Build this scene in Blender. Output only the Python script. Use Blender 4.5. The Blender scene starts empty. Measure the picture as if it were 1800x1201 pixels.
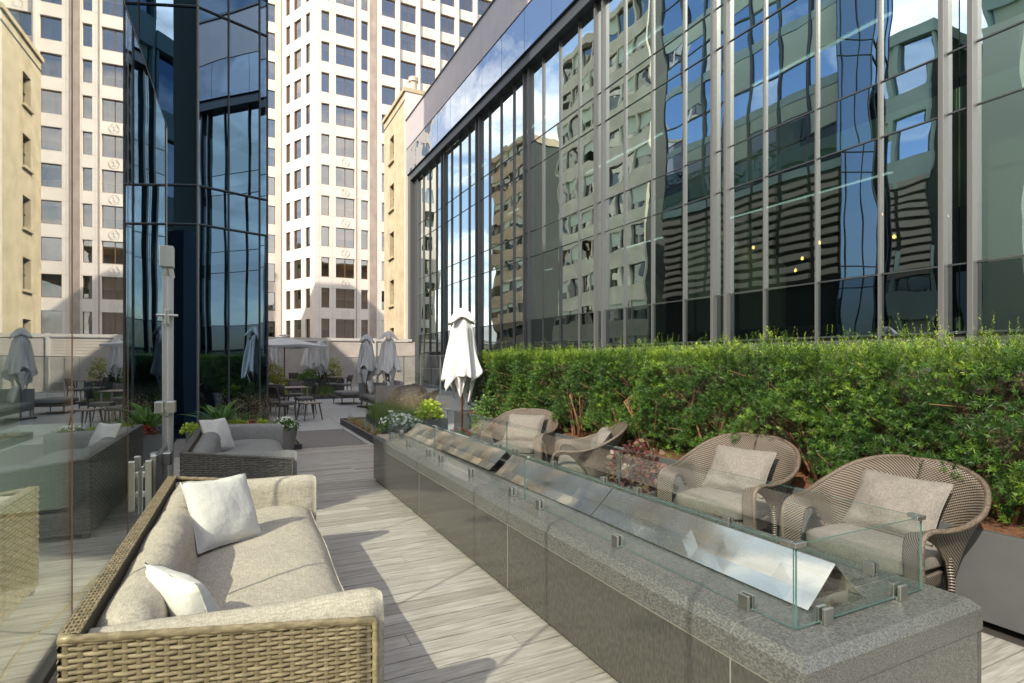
import bpy, math, random
import numpy as np
from mathutils import Vector, Matrix
random.seed(7); rng = np.random.default_rng(7)
S = bpy.context.scene
COL = S.collection

# ---------------------------------------------------------------- camera
CAM_H = 1.55
cd = bpy.data.cameras.new("camera"); cam = bpy.data.objects.new("camera", cd); COL.objects.link(cam)
cd.sensor_width = 36.0; cd.lens = 19.76; cd.shift_y = 0.0175; cd.clip_end = 3000; cd.clip_start = 0.05
cam.location = (0, 0, CAM_H); cam.rotation_euler = (math.radians(90), 0, math.radians(-26.52))
S.camera = cam
# ---------------------------------------------------------------- world, sun, exposure
SUN = Vector((-0.71, -0.42, 0.655)).normalized()           # towards the sun
w = bpy.data.worlds.new("World"); S.world = w; w.use_nodes = True
nt = w.node_tree; nt.nodes.clear()
out = nt.nodes.new('ShaderNodeOutputWorld'); bg = nt.nodes.new('ShaderNodeBackground')
sky = nt.nodes.new('ShaderNodeTexSky'); sky.sky_type = 'NISHITA'; sky.sun_disc = False
sky.sun_elevation = math.asin(SUN.z); sky.sun_rotation = math.atan2(SUN.x, SUN.y) % (2*math.pi)
sky.air_density = 1.1; sky.dust_density = 3.0; sky.ozone_density = 1.0
tc = nt.nodes.new('ShaderNodeTexCoord'); mp = nt.nodes.new('ShaderNodeMapping'); mp.inputs['Scale'].default_value = (1, 1, 2.6)
cn = nt.nodes.new('ShaderNodeTexNoise'); cn.inputs['Scale'].default_value = 2.4; cn.inputs['Detail'].default_value = 7; cn.inputs['Roughness'].default_value = .6
cr = nt.nodes.new('ShaderNodeValToRGB'); cr.color_ramp.elements[0].position = .46; cr.color_ramp.elements[1].position = .62
mx = nt.nodes.new('ShaderNodeMixRGB'); mx.inputs[2].default_value = (6.8, 6.5, 6.1, 1)
nt.links.new(tc.outputs['Generated'], mp.inputs[0]); nt.links.new(mp.outputs[0], cn.inputs['Vector'])
nt.links.new(cn.outputs['Fac'], cr.inputs[0]); nt.links.new(cr.outputs[0], mx.inputs[0]); nt.links.new(sky.outputs[0], mx.inputs[1])
nt.links.new(mx.outputs[0], bg.inputs[0]); bg.inputs[1].default_value = 0.15; nt.links.new(bg.outputs[0], out.inputs[0])
sd = bpy.data.lights.new("sun", 'SUN'); sd.energy = 3.3; sd.angle = math.radians(0.55); sd.color = (1.0, .89, .74)
sun = bpy.data.objects.new("sun", sd); COL.objects.link(sun); sun.location = (-20, -12, 30)
sun.rotation_euler = SUN.to_track_quat('Z', 'Y').to_euler()
S.view_settings.view_transform = 'Standard'; S.view_settings.look = 'None'; S.view_settings.gamma = 1
S.view_settings.exposure = 1.08
S.render.engine = 'CYCLES'
S.cycles.max_bounces = 10; S.cycles.transparent_max_bounces = 24; S.cycles.glossy_bounces = 5
S.cycles.diffuse_bounces = 4; S.cycles.caustics_reflective = False; S.cycles.caustics_refractive = False
S.cycles.sample_clamp_indirect = 6; S.cycles.use_denoising = True

# ---------------------------------------------------------------- materials
def newmat(name):
    m = bpy.data.materials.new(name); m.use_nodes = True
    return m, m.node_tree, m.node_tree.nodes['Principled BSDF']
def N(nt, t, **kw):
    n = nt.nodes.new('ShaderNode' + t)
    for k, v in kw.items():
        if k in n.inputs: n.inputs[k].default_value = v
        else: setattr(n, k, v)
    return n
def c4(c): return (c[0], c[1], c[2], 1)
def mat(name, c, rough=.6, metal=0, var=.0, scale=8, c2=None, bump=0, bscale=40, spec=None, coord='Object', stretch=(1,1,1), detail=6, attr=None, attrc=None, trans=0, coat=0, aniso=None, sharp=(.3,.7), bdetail=5):
    m, nt, b = newmat(name)
    b.inputs['Base Color'].default_value = c4(c); b.inputs['Roughness'].default_value = rough; b.inputs['Metallic'].default_value = metal
    if spec is not None: b.inputs['Specular IOR Level'].default_value = spec
    if coat: b.inputs['Coat Weight'].default_value = coat; b.inputs['Coat Roughness'].default_value = .08
    tc = N(nt, 'TexCoord'); mp = N(nt, 'Mapping'); mp.inputs['Scale'].default_value = stretch
    nt.links.new(tc.outputs[coord], mp.inputs[0])
    last = None
    if c2 is not None or var:
        n = N(nt, 'TexNoise', Scale=scale, Detail=detail); nt.links.new(mp.outputs[0], n.inputs['Vector'])
        r = N(nt, 'ValToRGB'); r.color_ramp.elements[0].position = sharp[0]; r.color_ramp.elements[1].position = sharp[1]
        if c2 is None: c2 = tuple(min(1, x*(1-var)) for x in c)
        r.color_ramp.elements[0].color = c4(c); r.color_ramp.elements[1].color = c4(c2)
        nt.links.new(n.outputs['Fac'], r.inputs[0]); last = r.outputs[0]
    if attr:
        a = N(nt, 'Attribute'); a.attribute_name = attr
        r2 = N(nt, 'ValToRGB'); el = r2.color_ramp.elements
        while len(el) < len(attrc): el.new(.5)
        for i, cc in enumerate(attrc): el[i].position = i/(len(attrc)-1); el[i].color = c4(cc)
        nt.links.new(a.outputs['Fac'], r2.inputs[0])
        if last:
            mm = N(nt, 'MixRGB', blend_type='MULTIPLY'); mm.inputs[0].default_value = 1
            nt.links.new(last, mm.inputs[1]); nt.links.new(r2.outputs[0], mm.inputs[2]); last = mm.outputs[0]
        else: last = r2.outputs[0]
    if last: nt.links.new(last, b.inputs['Base Color'])
    if bump:
        n2 = N(nt, 'TexNoise', Scale=bscale, Detail=bdetail); nt.links.new(mp.outputs[0], n2.inputs['Vector'])
        bp = N(nt, 'Bump', Strength=bump, Distance=.02); nt.links.new(n2.outputs['Fac'], bp.inputs['Height']); nt.links.new(bp.outputs[0], b.inputs['Normal'])
    if trans:
        tr = N(nt, 'BsdfTranslucent'); ms = N(nt, 'MixShader'); ms.inputs[0].default_value = trans
        if last: nt.links.new(last, tr.inputs[0])
        else: tr.inputs[0].default_value = c4(c)
        o = nt.nodes['Material Output']; nt.links.new(b.outputs[0], ms.inputs[1]); nt.links.new(tr.outputs[0], ms.inputs[2]); nt.links.new(ms.outputs[0], o.inputs[0])
    return m
def fabric(name, c, c2, s=260):
    """woven cloth: two crossed slub directions in colour and bump"""
    m, nt, b = newmat(name); b.inputs['Roughness'].default_value = .9; b.inputs['Specular IOR Level'].default_value = .15
    tc = N(nt, 'TexCoord'); fs = []
    for st in ((s*.12, s, s), (s, s*.12, s), (s, s, s*.12)):
        mp = N(nt, 'Mapping'); mp.inputs['Scale'].default_value = st; nt.links.new(tc.outputs['Object'], mp.inputs[0])
        n = N(nt, 'TexNoise', Scale=1.0, Detail=2); nt.links.new(mp.outputs[0], n.inputs['Vector']); fs.append(n.outputs['Fac'])
    a = N(nt, 'Math', operation='ADD'); nt.links.new(fs[0], a.inputs[0]); nt.links.new(fs[1], a.inputs[1])
    a2 = N(nt, 'Math', operation='ADD'); nt.links.new(a.outputs[0], a2.inputs[0]); nt.links.new(fs[2], a2.inputs[1])
    d = N(nt, 'Math', operation='DIVIDE'); d.inputs[1].default_value = 3; nt.links.new(a2.outputs[0], d.inputs[0])
    r = N(nt, 'ValToRGB'); r.color_ramp.elements[0].position = .40; r.color_ramp.elements[1].position = .60
    r.color_ramp.elements[0].color = c4(c2); r.color_ramp.elements[1].color = c4(c); nt.links.new(d.outputs[0], r.inputs[0]); nt.links.new(r.outputs[0], b.inputs['Base Color'])
    n3 = N(nt, 'TexNoise', Scale=7.0, Detail=3); nt.links.new(tc.outputs['Object'], n3.inputs['Vector'])
    bp0 = N(nt, 'Bump', Strength=.5, Distance=.03); nt.links.new(n3.outputs['Fac'], bp0.inputs['Height'])
    bp = N(nt, 'Bump', Strength=.35, Distance=.003); nt.links.new(d.outputs[0], bp.inputs['Height']); nt.links.new(bp0.outputs[0], bp.inputs['Normal']); nt.links.new(bp.outputs[0], b.inputs['Normal'])
    return m
def glass(name, tint, refl=.5, ior=1.5, rcol=(1,1,1), wav=0, wscale=.6, rough=0, graze=1.0, gain=0):
    """architectural glass: mirror reflection over tinted see-through, stronger at grazing angles"""
    m = bpy.data.materials.new(name); m.use_nodes = True; nt = m.node_tree; nt.nodes.clear()
    o = N(nt, 'OutputMaterial'); ms = N(nt, 'MixShader'); t = N(nt, 'BsdfTransparent'); g = N(nt, 'BsdfGlossy')
    t.inputs[0].default_value = c4(tint); g.inputs['Color'].default_value = c4(rcol); g.inputs['Roughness'].default_value = rough
    # Schlick reflectance, the same from both sides of the sheet
    ge = N(nt, 'NewGeometry'); dt = N(nt, 'VectorMath', operation='DOT_PRODUCT'); nt.links.new(ge.outputs['Incoming'], dt.inputs[0]); nt.links.new(ge.outputs['Normal'], dt.inputs[1])
    ab = N(nt, 'Math', operation='ABSOLUTE'); nt.links.new(dt.outputs['Value'], ab.inputs[0])
    iv = N(nt, 'Math', operation='SUBTRACT'); iv.inputs[0].default_value = 1; nt.links.new(ab.outputs[0], iv.inputs[1])
    pw = N(nt, 'Math', operation='POWER'); pw.inputs[1].default_value = 5 if not gain else 3.6; nt.links.new(iv.outputs[0], pw.inputs[0])
    mr = N(nt, 'MapRange'); mr.inputs[1].default_value = 0; mr.inputs[2].default_value = 1/gain if gain else 1; mr.inputs[3].default_value = refl; mr.inputs[4].default_value = graze
    nt.links.new(pw.outputs[0], mr.inputs[0]); nt.links.new(mr.outputs[0], ms.inputs[0]); nt.links.new(t.outputs[0], ms.inputs[1]); nt.links.new(g.outputs[0], ms.inputs[2]); nt.links.new(ms.outputs[0], o.inputs[0])
    if wav:
        tc = N(nt, 'TexCoord'); n = N(nt, 'TexNoise', Scale=wscale, Detail=1.5); nt.links.new(tc.outputs['Object'], n.inputs['Vector'])
        bp = N(nt, 'Bump', Strength=1, Distance=wav); nt.links.new(n.outputs['Fac'], bp.inputs['Height']); nt.links.new(bp.outputs[0], g.inputs['Normal'])
    return m
def emis(name, c, s):
    m, nt, b = newmat(name); b.inputs['Emission Color'].default_value = c4(c); b.inputs['Emission Strength'].default_value = s; return m

# ---------------------------------------------------------------- mesh builder
class MB:
    def __init__(s): s.v = []; s.f = []; s.a = None; s.uv = None
    def box(s, x0, x1, y0, y1, z0, z1, M=None):
        b = len(s.v); P = [(x0,y0,z0),(x1,y0,z0),(x1,y1,z0),(x0,y1,z0),(x0,y0,z1),(x1,y0,z1),(x1,y1,z1),(x0,y1,z1)]
        if M is not None: P = [tuple(M @ Vector(p)) for p in P]
        s.v += P; s.f += [(b,b+3,b+2,b+1),(b+4,b+5,b+6,b+7),(b,b+1,b+5,b+4),(b+1,b+2,b+6,b+5),(b+2,b+3,b+7,b+6),(b+3,b,b+4,b+7)]; return s
    def quad(s, *p):
        b = len(s.v); s.v += [tuple(q) for q in p]; s.f.append(tuple(range(b, b+len(p)))); return s
    def grid(s, P, closeu=False, closev=False):      # P[i][j] points
        b = len(s.v); nu = len(P); nv = len(P[0])
        for r in P: s.v += [tuple(p) for p in r]
        for i in range(nu if closeu else nu-1):
            for j in range(nv if closev else nv-1):
                i2 = (i+1) % nu; j2 = (j+1) % nv
                s.f.append((b+i*nv+j, b+i2*nv+j, b+i2*nv+j2, b+i*nv+j2))
        return s
    def tube(s, pts, rad, n=8, caps=True):
        pts = [Vector(p) for p in pts]; R = rad if isinstance(rad, (list, tuple)) else [rad]*len(pts); P = []
        ref = Vector((0,0,1))
        for i, p in enumerate(pts):
            t = (pts[min(i+1, len(pts)-1)] - pts[max(i-1, 0)]).normalized()
            if abs(t.dot(ref)) > .95: ref = Vector((1,0,0))
            a = t.cross(ref).normalized(); c = a.cross(t).normalized()
            P.append([p + (a*math.cos(2*math.pi*k/n) + c*math.sin(2*math.pi*k/n))*R[i] for k in range(n)])
        b = len(s.v); s.grid(P, closev=True)
        if caps:
            s.f.append(tuple(b+k for k in range(n))); e = b+(len(pts)-1)*n; s.f.append(tuple(e+k for k in reversed(range(n))))
        return s
    def lathe(s, prof, n=24, c=(0,0), fn=None):
        P = []
        for k in range(n):
            a = 2*math.pi*k/n
            P.append([(c[0]+r*math.cos(a), c[1]+r*math.sin(a), z) for r, z in prof])
        s.grid(P, closeu=True); return s
    def obj(s, name, m, parent=None, smooth=False, bevel=0, seg=2, solid=0, sub=0, M=None):
        me = bpy.data.meshes.new(name); me.from_pydata(s.v, [], s.f); me.update()
        if M is not None: me.transform(M)
        o = bpy.data.objects.new(name, me); COL.objects.link(o); me.materials.append(m)
        if s.a is not None:
            at = me.attributes.new('rnd', 'FLOAT', 'FACE'); at.data.foreach_set('value', np.asarray(s.a, dtype=np.float32))
        if s.uv is not None:
            ul = me.uv_layers.new(name='UVMap'); li = np.empty(len(me.loops), dtype=np.int32); me.loops.foreach_get('vertex_index', li)
            ul.data.foreach_set('uv', np.asarray(s.uv, dtype=np.float32)[li].ravel())
        if smooth: me.polygons.foreach_set('use_smooth', [True]*len(me.polygons))
        if solid:
            md = o.modifiers.new('solid', 'SOLIDIFY'); md.thickness = solid; md.offset = 0
        if bevel:
            md = o.modifiers.new('bevel', 'BEVEL'); md.width = bevel; md.segments = seg; md.limit_method = 'ANGLE'
        if sub:
            md = o.modifiers.new('sub', 'SUBSURF'); md.levels = md.render_levels = sub
        if parent is not None: o.parent = parent
        return o
def npobj(name, V, F, m, parent=None, a=None):
    """V (n,3), F (k,4) numpy -> mesh object"""
    me = bpy.data.meshes.new(name); k = len(F); q = F.shape[1]
    me.vertices.add(len(V)); me.vertices.foreach_set('co', V.astype(np.float32).ravel())
    me.loops.add(k*q); me.loops.foreach_set('vertex_index', F.astype(np.int32).ravel())
    me.polygons.add(k); me.polygons.foreach_set('loop_start', np.arange(0, k*q, q, dtype=np.int32)); me.polygons.foreach_set('loop_total', np.full(k, q, dtype=np.int32))
    me.update(calc_edges=True)
    o = bpy.data.objects.new(name, me); COL.objects.link(o); me.materials.append(m)
    if a is not None:
        at = me.attributes.new('rnd', 'FLOAT', 'FACE'); at.data.foreach_set('value', a.astype(np.float32))
    if parent is not None: o.parent = parent
    return o
def tag(o, label=None, cat=None, group=None, kind=None):
    if label: o['label'] = label
    if cat: o['category'] = cat
    if group: o['group'] = group
    if kind: o['kind'] = kind
    return o
def thing(name, label, cat, loc=(0,0,0), rz=0, group=None):
    o = bpy.data.objects.new(name, None); COL.objects.link(o); o.location = loc; o.rotation_euler = (0,0,rz); o.empty_display_size = .2
    return tag(o, label, cat, group)
def ctree(o, parent=None):
    c = o.copy(); COL.objects.link(c)
    if parent is not None: c.parent = parent
    for ch in list(o.children): ctree(ch, c)
    return c
def dup(o, loc, rz, label, group=None):
    c = ctree(o); c.location = loc; c.rotation_euler = (0,0,rz); c['label'] = label
    if group: c['group'] = group
    return c
def catmull(P, n):
    P = [Vector(p) for p in P]; Q = [P[0]*2-P[1]] + P + [P[-1]*2-P[-2]]; out = []
    for i in range(1, len(Q)-2):
        for k in range(n):
            t = k/n; a, b, c, d = Q[i-1], Q[i], Q[i+1], Q[i+2]
            out.append(.5*((2*b) + (c-a)*t + (2*a-5*b+4*c-d)*t*t + (3*b-a-3*c+d)*t**3))
    out.append(P[-1]); return out
def norm(a): return a/np.maximum(np.linalg.norm(a, axis=-1, keepdims=True), 1e-9)

# ---- foliage primitives (numpy)
def leaf_quads(pos, d, L, W, droop=0.0, up=None):
    """diamond leaves: base pos, direction d, length L, width W"""
    n = len(pos); d = norm(d)
    if up is None: up = norm(rng.normal(size=(n,3)))
    s = norm(np.cross(d, up)); L = np.broadcast_to(L, (n,))[:,None]; W = np.broadcast_to(W, (n,))[:,None]
    tip = pos + d*L; tip[:,2] -= droop*L[:,0]
    mid = pos + d*L*.5
    V = np.stack([pos, mid+s*W*.5, tip, mid-s*W*.5], axis=1).reshape(-1,3)
    F = np.arange(n*4).reshape(-1,4); return V, F
def blades(pos, lean, H, W, seg=3, curl=.5):
    """grass blades: strips of seg quads"""
    n = len(pos); H = np.broadcast_to(H, (n,))[:,None]; lean = lean.copy(); lean[:,2] = 0
    side = norm(np.cross(lean + np.array([1e-6,0,0]), [0,0,1.0])); ring = []
    for k in range(seg+1):
        t = k/seg; c = pos + np.array([0,0,1.0])*H*(t - .25*curl*t*t) + lean*H*(t*.25 + curl*t*t); wd = W*(1-t*.9)*.5
        ring.append(c - side*wd); ring.append(c + side*wd)
    V = np.stack(ring, axis=1).reshape(-1,3); base = np.arange(n)[:,None,None]*(2*(seg+1)); F = []
    q = np.array([[2*k, 2*k+1, 2*k+3, 2*k+2] for k in range(seg)])[None]
    return V, (base+q).reshape(-1,4)
def rdir(n, zmin=-1, zmax=1):
    z = rng.uniform(zmin, zmax, n); a = rng.uniform(0, 2*math.pi, n); r = np.sqrt(np.maximum(0, 1-z*z)); return np.stack([r*np.cos(a), r*np.sin(a), z], axis=1)

# ================================================================ MATERIALS
M_deck = mat('weathered_deck', (.45,.425,.395), .72, c2=(.28,.255,.23), scale=2.6, stretch=(1.6, 15, 15), attr='rnd', attrc=[(.72,.70,.68),(.90,.89,.88),(1,.99,.97)], bump=.3, bscale=9, sharp=(.33,.68), detail=9)
M_gap = mat('dark_substrate', (.03,.028,.025), .9)
M_paver = mat('grey_paver', (.42,.42,.41), .8, var=.12, scale=5, attr='rnd', attrc=[(.9,.9,.9),(1,1,1)], bump=.1, bscale=120)
M_mat = mat('taupe_walkway', (.19,.175,.165), .95, var=.15, scale=9, bump=.3, bscale=250)
M_wicker = mat('honey_wicker', (.36,.29,.18), .40, c2=(.20,.155,.09), scale=30, stretch=(1,1,3), attr='rnd', attrc=[(.7,.68,.62),(1,1,1)], spec=.5)
M_wickerd = mat('shaded_wicker', (.135,.125,.118), .5, c2=(.075,.07,.066), scale=30, attr='rnd', attrc=[(.7,.7,.7),(1,1,1)])  # darker, greyer wicker: the second sofa's shade is put into the colour
M_wickerback = mat('wicker_core', (.07,.055,.038), .8)
M_fab = fabric('linen_upholstery', (.50,.45,.385), (.33,.29,.24), 170)
M_fabg = fabric('grey_upholstery', (.29,.285,.28), (.19,.185,.18), 190)  # grey pads; on the second sofa the grey also takes in its shade
M_fabc = fabric('taupe_cushion_cloth', (.20,.187,.168), (.125,.117,.105), 190)
M_white = fabric('white_pillow_cloth', (.70,.68,.65), (.60,.58,.55), 220)
M_canvas = mat('white_canvas', (.79,.785,.78), .85, var=.05, scale=6, trans=.22)
M_steel = mat('brushed_steel', (.62,.60,.57), .34, 1.0, var=.15, scale=20, stretch=(1,1,12))
M_steelmat = mat('satin_steel', (.52,.52,.52), .45, .85)
M_polish = mat('polished_steel', (.93,.86,.76), .17, .92, c2=(.82,.62,.42), scale=3.2, bump=.5, bscale=5.0, bdetail=.5, stretch=(1,.6,1), sharp=(.45,.75))
M_granite = mat('granite_top', (.165,.162,.155), .26, c2=(.07,.07,.068), scale=190, stretch=(1,.5,1), spec=.5, bump=.05, bscale=160, detail=9, sharp=(.35,.62))
M_granside = mat('granite_polished', (.085,.08,.072), .12, c2=(.048,.046,.042), scale=80, stretch=(1,1,.4), spec=.7, bump=.015, bscale=90, detail=9, sharp=(.3,.65))
M_joint = mat('stone_joint', (.24,.225,.20), .7)
M_black = mat('black_metal', (.025,.025,.027), .45, spec=.4)
M_rock = mat('lava_rock', (.10,.085,.075), .9, c2=(.22,.18,.14), scale=14, bump=.6, bscale=30)
M_brownmetal = mat('brown_aluminium', (.085,.068,.058), .5)
M_teak = mat('red_teak', (.17,.065,.035), .5, var=.3, scale=12, stretch=(8,8,1))
M_dark = mat('dark_planter', (.075,.08,.083), .6, var=.15, scale=6)
M_pot = mat('grey_fibre_pot', (.17,.165,.155), .7, var=.12, scale=10)
M_trim = mat('edging_metal', (.045,.043,.045), .5)
M_soil = mat('leaf_litter', (.20,.085,.03), .95, c2=(.07,.035,.02), scale=45, bump=.8, bscale=60)
M_bark = mat('yew_bark', (.22,.115,.06), .85, var=.4, scale=25, stretch=(1,1,.25), bump=.4)
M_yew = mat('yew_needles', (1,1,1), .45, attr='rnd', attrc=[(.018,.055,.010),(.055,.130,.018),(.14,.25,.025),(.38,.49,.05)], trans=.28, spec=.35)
M_grassm = mat('grass_blades', (1,1,1), .55, attr='rnd', attrc=[(.05,.12,.03),(.12,.22,.05),(.24,.30,.10)], trans=.25)
M_fern = mat('fern_fronds', (1,1,1), .5, attr='rnd', attrc=[(.05,.13,.03),(.13,.25,.05)], trans=.3)
M_lime = mat('lime_foliage', (1,1,1), .5, attr='rnd', attrc=[(.25,.36,.03),(.50,.60,.08)], trans=.3)
M_leaf = mat('broad_foliage', (1,1,1), .5, attr='rnd', attrc=[(.06,.14,.03),(.16,.27,.06)], trans=.25)
M_yellow = mat('gold_foliage', (1,1,1), .5, attr='rnd', attrc=[(.22,.27,.04),(.46,.44,.07)], trans=.3)
M_burg = mat('burgundy_leaves', (1,1,1), .45, attr='rnd', attrc=[(.06,.016,.02),(.14,.045,.045),(.13,.12,.05)], trans=.2)
M_seed = mat('tan_seed_heads', (1,1,1), .8, attr='rnd', attrc=[(.22,.17,.10),(.42,.35,.22)], trans=.25)
M_redf = mat('red_petals', (1,1,1), .5, attr='rnd', attrc=[(.35,.02,.02),(.70,.05,.04)], trans=.2)
M_whitef = mat('white_petals', (.80,.80,.76), .6, trans=.3)
M_succ = mat('golden_tufts', (1,1,1), .7, attr='rnd', attrc=[(.30,.22,.11),(.45,.37,.20),(.25,.27,.10)], trans=.15)
M_clear = glass('clear_glass', (.955,.98,.97), .035, 1.5, graze=.9)
M_gedge = mat('glass_edge', (.09,.17,.16), .08, spec=.9)
M_screen = glass('screen_glass', (.88,.93,.89), .06, 1.5, rcol=(.97,.99,.98), gain=1.5)
M_facade = glass('facade_glass', (.40,.56,.48), .74, 1.5, rcol=(.88,.99,1.0), wav=.013, wscale=.5)
M_facade_dk = glass('facade_glass_dark', (.04,.055,.06), .30, 1.45, rcol=(.75,.88,.92), wav=.02, wscale=.5, graze=.8)
M_tower = glass('tower_glass', (.03,.06,.10), .36, 1.5, rcol=(.21,.34,.52), wav=.012, wscale=.35, graze=.9)
M_mull = mat('grey_mullion', (.125,.13,.135), .45, .3)
M_mulld = mat('dark_mullion', (.07,.08,.09), .4, .4)
M_mauve = mat('mauve_metal_panel', (.50,.455,.475), .4, .15, var=.1, scale=1.5)
M_bluepane = glass('blue_glass_panel', (.25,.35,.5), .5, 1.5, rcol=(.80,.88,1.0), wav=.03, wscale=.5)
M_precast = mat('white_precast', (.76,.69,.61), .75, c2=(.68,.60,.52), scale=.5, bump=.1, bscale=3)
M_groove = mat('brown_stone', (.30,.235,.20), .8, c2=(.42,.35,.30), scale=1.4, stretch=(1,1,.5))
M_win = glass('tower_window_glass', (.42,.34,.24), .30, 1.5, rcol=(.92,.90,.88), wav=.02, wscale=.3, graze=.9)
M_blind = mat('window_interior', (.24,.13,.06), .9, c2=(.04,.028,.018), scale=.5, stretch=(3,3,.4), sharp=(.45,.55))
M_bronze = mat('bronze_window_frame', (.16,.10,.065), .5, .3)
M_tan = mat('tan_limestone', (.56,.475,.33), .85, c2=(.40,.33,.22), scale=1.2, bump=.15, bscale=6)
M_asph = mat('asphalt', (.05,.05,.05), .9, var=.2, scale=1)
M_fence = mat('grey_screen_panel', (.62,.57,.52), .65, c2=(.50,.45,.42), scale=1.2)
M_fframe = mat('pale_steel_frame', (.68,.66,.62), .5, .2)
M_green = mat('green_spandrel', (.42,.58,.53), .5, c2=(.28,.42,.38), scale=.4)
M_louv = mat('bronze_louvre', (.42,.385,.32), .5)
M_stone = mat('grey_stone', (.66,.64,.50), .85, c2=(.48,.47,.36), scale=.6)
M_inner = mat('pale_green_wall', (.56,.68,.54), .8, var=.15, scale=.5)
M_innerd = mat('dark_interior', (.055,.065,.06), .9)
M_street = glass('street_glass', (.03,.05,.09), .55, 1.5, rcol=(.55,.72,.95), wav=.02, wscale=.4)
M_bulb = emis('warm_bulb', (1,.50,.12), 6)
M_lamp = emis('lit_ceiling_strip', (.85,.95,1), .9)

# ================================================================ GROUND, DECK
STREET = -22.0
tag(MB().quad((-900,-900,STREET),(900,-900,STREET),(900,900,STREET),(-900,900,STREET)).obj('street', M_asph), kind='structure')
b = MB(); b.box(-6, 10.0, -6, 34.4, -1.0, -.06); tag(b.obj('roof_terrace', M_gap), kind='structure')
# deck boards run across (along X)
b = MB(); b.a = []
y = -1.0; k = 0
while y < 10.25:
    xs = [-2.65, -.95] + sorted(random.uniform(-.6, 3.6) for _ in range(random.choice([0,1,1,2]))) + [3.82]
    for i in range(len(xs)-1):
        if xs[i+1]-xs[i] < .05: continue
        b.box(xs[i]+.0012, xs[i+1]-.0012, y+.0042, y+.1325, -.03, random.uniform(-.0012,.0012)); b.a += [random.random()]*6
    y += .137
tag(b.obj('deck', M_deck, bevel=.0), kind='structure')
b = MB(); b.box(-.95, 2.2, 10.37, 12.92, -.03, .001); tag(b.obj('walkway', M_mat), kind='structure')
b = MB(); b.a = []
for i in range(12):
    for j in range(20):
        x0 = -5 + i*1.22; y0 = 12.94 + j*1.1
        if x0 > 9.6 or y0 > 33.6: continue
        b.box(x0+.003, x0+1.217, y0+.003, y0+1.097, -.03, 0); b.a += [random.random()]*6
for i in range(5):
    for j in range(4):
        b.box(2.23+i*.9+.003, 2.23+(i+1)*.9-.003, 10.28+j*.66+.003, 10.28+(j+1)*.66-.003, -.03, 0); b.a += [random.random()]*6
tag(b.obj('terrace_paving', M_paver), kind='structure')

# ================================================================ GLASS WIND SCREEN (left) and its end post
def gx(y): return -.894 + .0227*y
ANG = math.atan(.0227)
SM = Matrix.Translation((gx(0), 0, 0)) @ Matrix.Rotation(-ANG, 4, 'Z')      # local y runs along the screen
t = thing('glass_screen', 'tall clear glass wind screen along the left edge of the deck, mirroring the terrace', 'glass screen', SM.translation, -ANG)
seams = [-2.2, .2, 1.35, 2.45, 3.92, 5.55, 8.02]
for i in range(len(seams)-1):
    b = MB(); b.box(-.006, .006, seams[i]+.006, seams[i+1]-.006, .05, 4.38)
    g = b.obj('glass_pane', M_screen, t)
    e = MB(); e.box(-.0085, .0085, seams[i+1]-.006, seams[i+1]+.003, .05, 4.385); e.obj('seam_strip', M_bronze if i<5 else M_steelmat, t)
b = MB(); b.box(-.03, .03, -2.2, 8.02, 0, .05); b.obj('base_channel', M_black, t)
b = MB(); b.box(-.009, .009, -2.2, 8.03, 4.386, 4.40); b.obj('top_rail', M_mulld, t)
# hardware on the last pane
b = MB(); b.box(.0165, .0225, 6.15, 7.95, .12, .52); b.box(.0225,.026,6.15,6.17,.12,.52); b.obj('kick_plate', M_steelmat, t, bevel=.003)
for yy in (6.12, 6.42):
    b = MB(); b.box(.045, .10, yy, yy+.06, .16, .62); b.box(.0225, .047, yy+.012, yy+.048, .28, .34); b.box(.0225, .047, yy+.012, yy+.048, .46, .52); b.obj('handle', M_steel, t, bevel=.008)
for zz in (.42, .98):
    b = MB(); b.box(.0225, .11, 7.45 if zz<.5 else 7.80, 7.62 if zz<.5 else 7.99, zz-.07, zz+.07); b.tube([(.06, (7.64 if zz<.5 else 8.0), zz-.05),(.06,(7.64 if zz<.5 else 8.0), zz+.05)], .035, 12); b.obj('hinge', M_steel, t, bevel=.01)
p = thing('screen_post', 'pale steel post with box head and clamp at the end of the glass screen', 'post', (gx(8.1)+.03, 8.12, 0))
b = MB(); b.box(-.03, .035, -.03, .045, 0, 2.58); b.obj('post', M_steelmat, p, bevel=.004)
b = MB(); b.tube([(0,.03,2.56),(-.03,-.02,2.78)], .05, 4); b.obj('bracket', M_steelmat, p)
b = MB(); b.box(-.15, .045, -.16, .03, 2.68, 2.93); b.box(-.16,-.152,-.14,.01,2.70,2.91); b.obj('box_head', M_steel, p, bevel=.02)
b = MB(); b.box(-.085, -.005, -.12, -.03, 1.98, 2.16); b.tube([(-.16,-.08,2.09),(.09,-.08,2.09)], .018, 10); b.obj('clamp', M_steel, p, bevel=.014)
b = MB(); b.box(-.10, .0, -.12, -.03, .85, .96); b.obj('lower_clamp', M_steel, p, bevel=.012)
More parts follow.
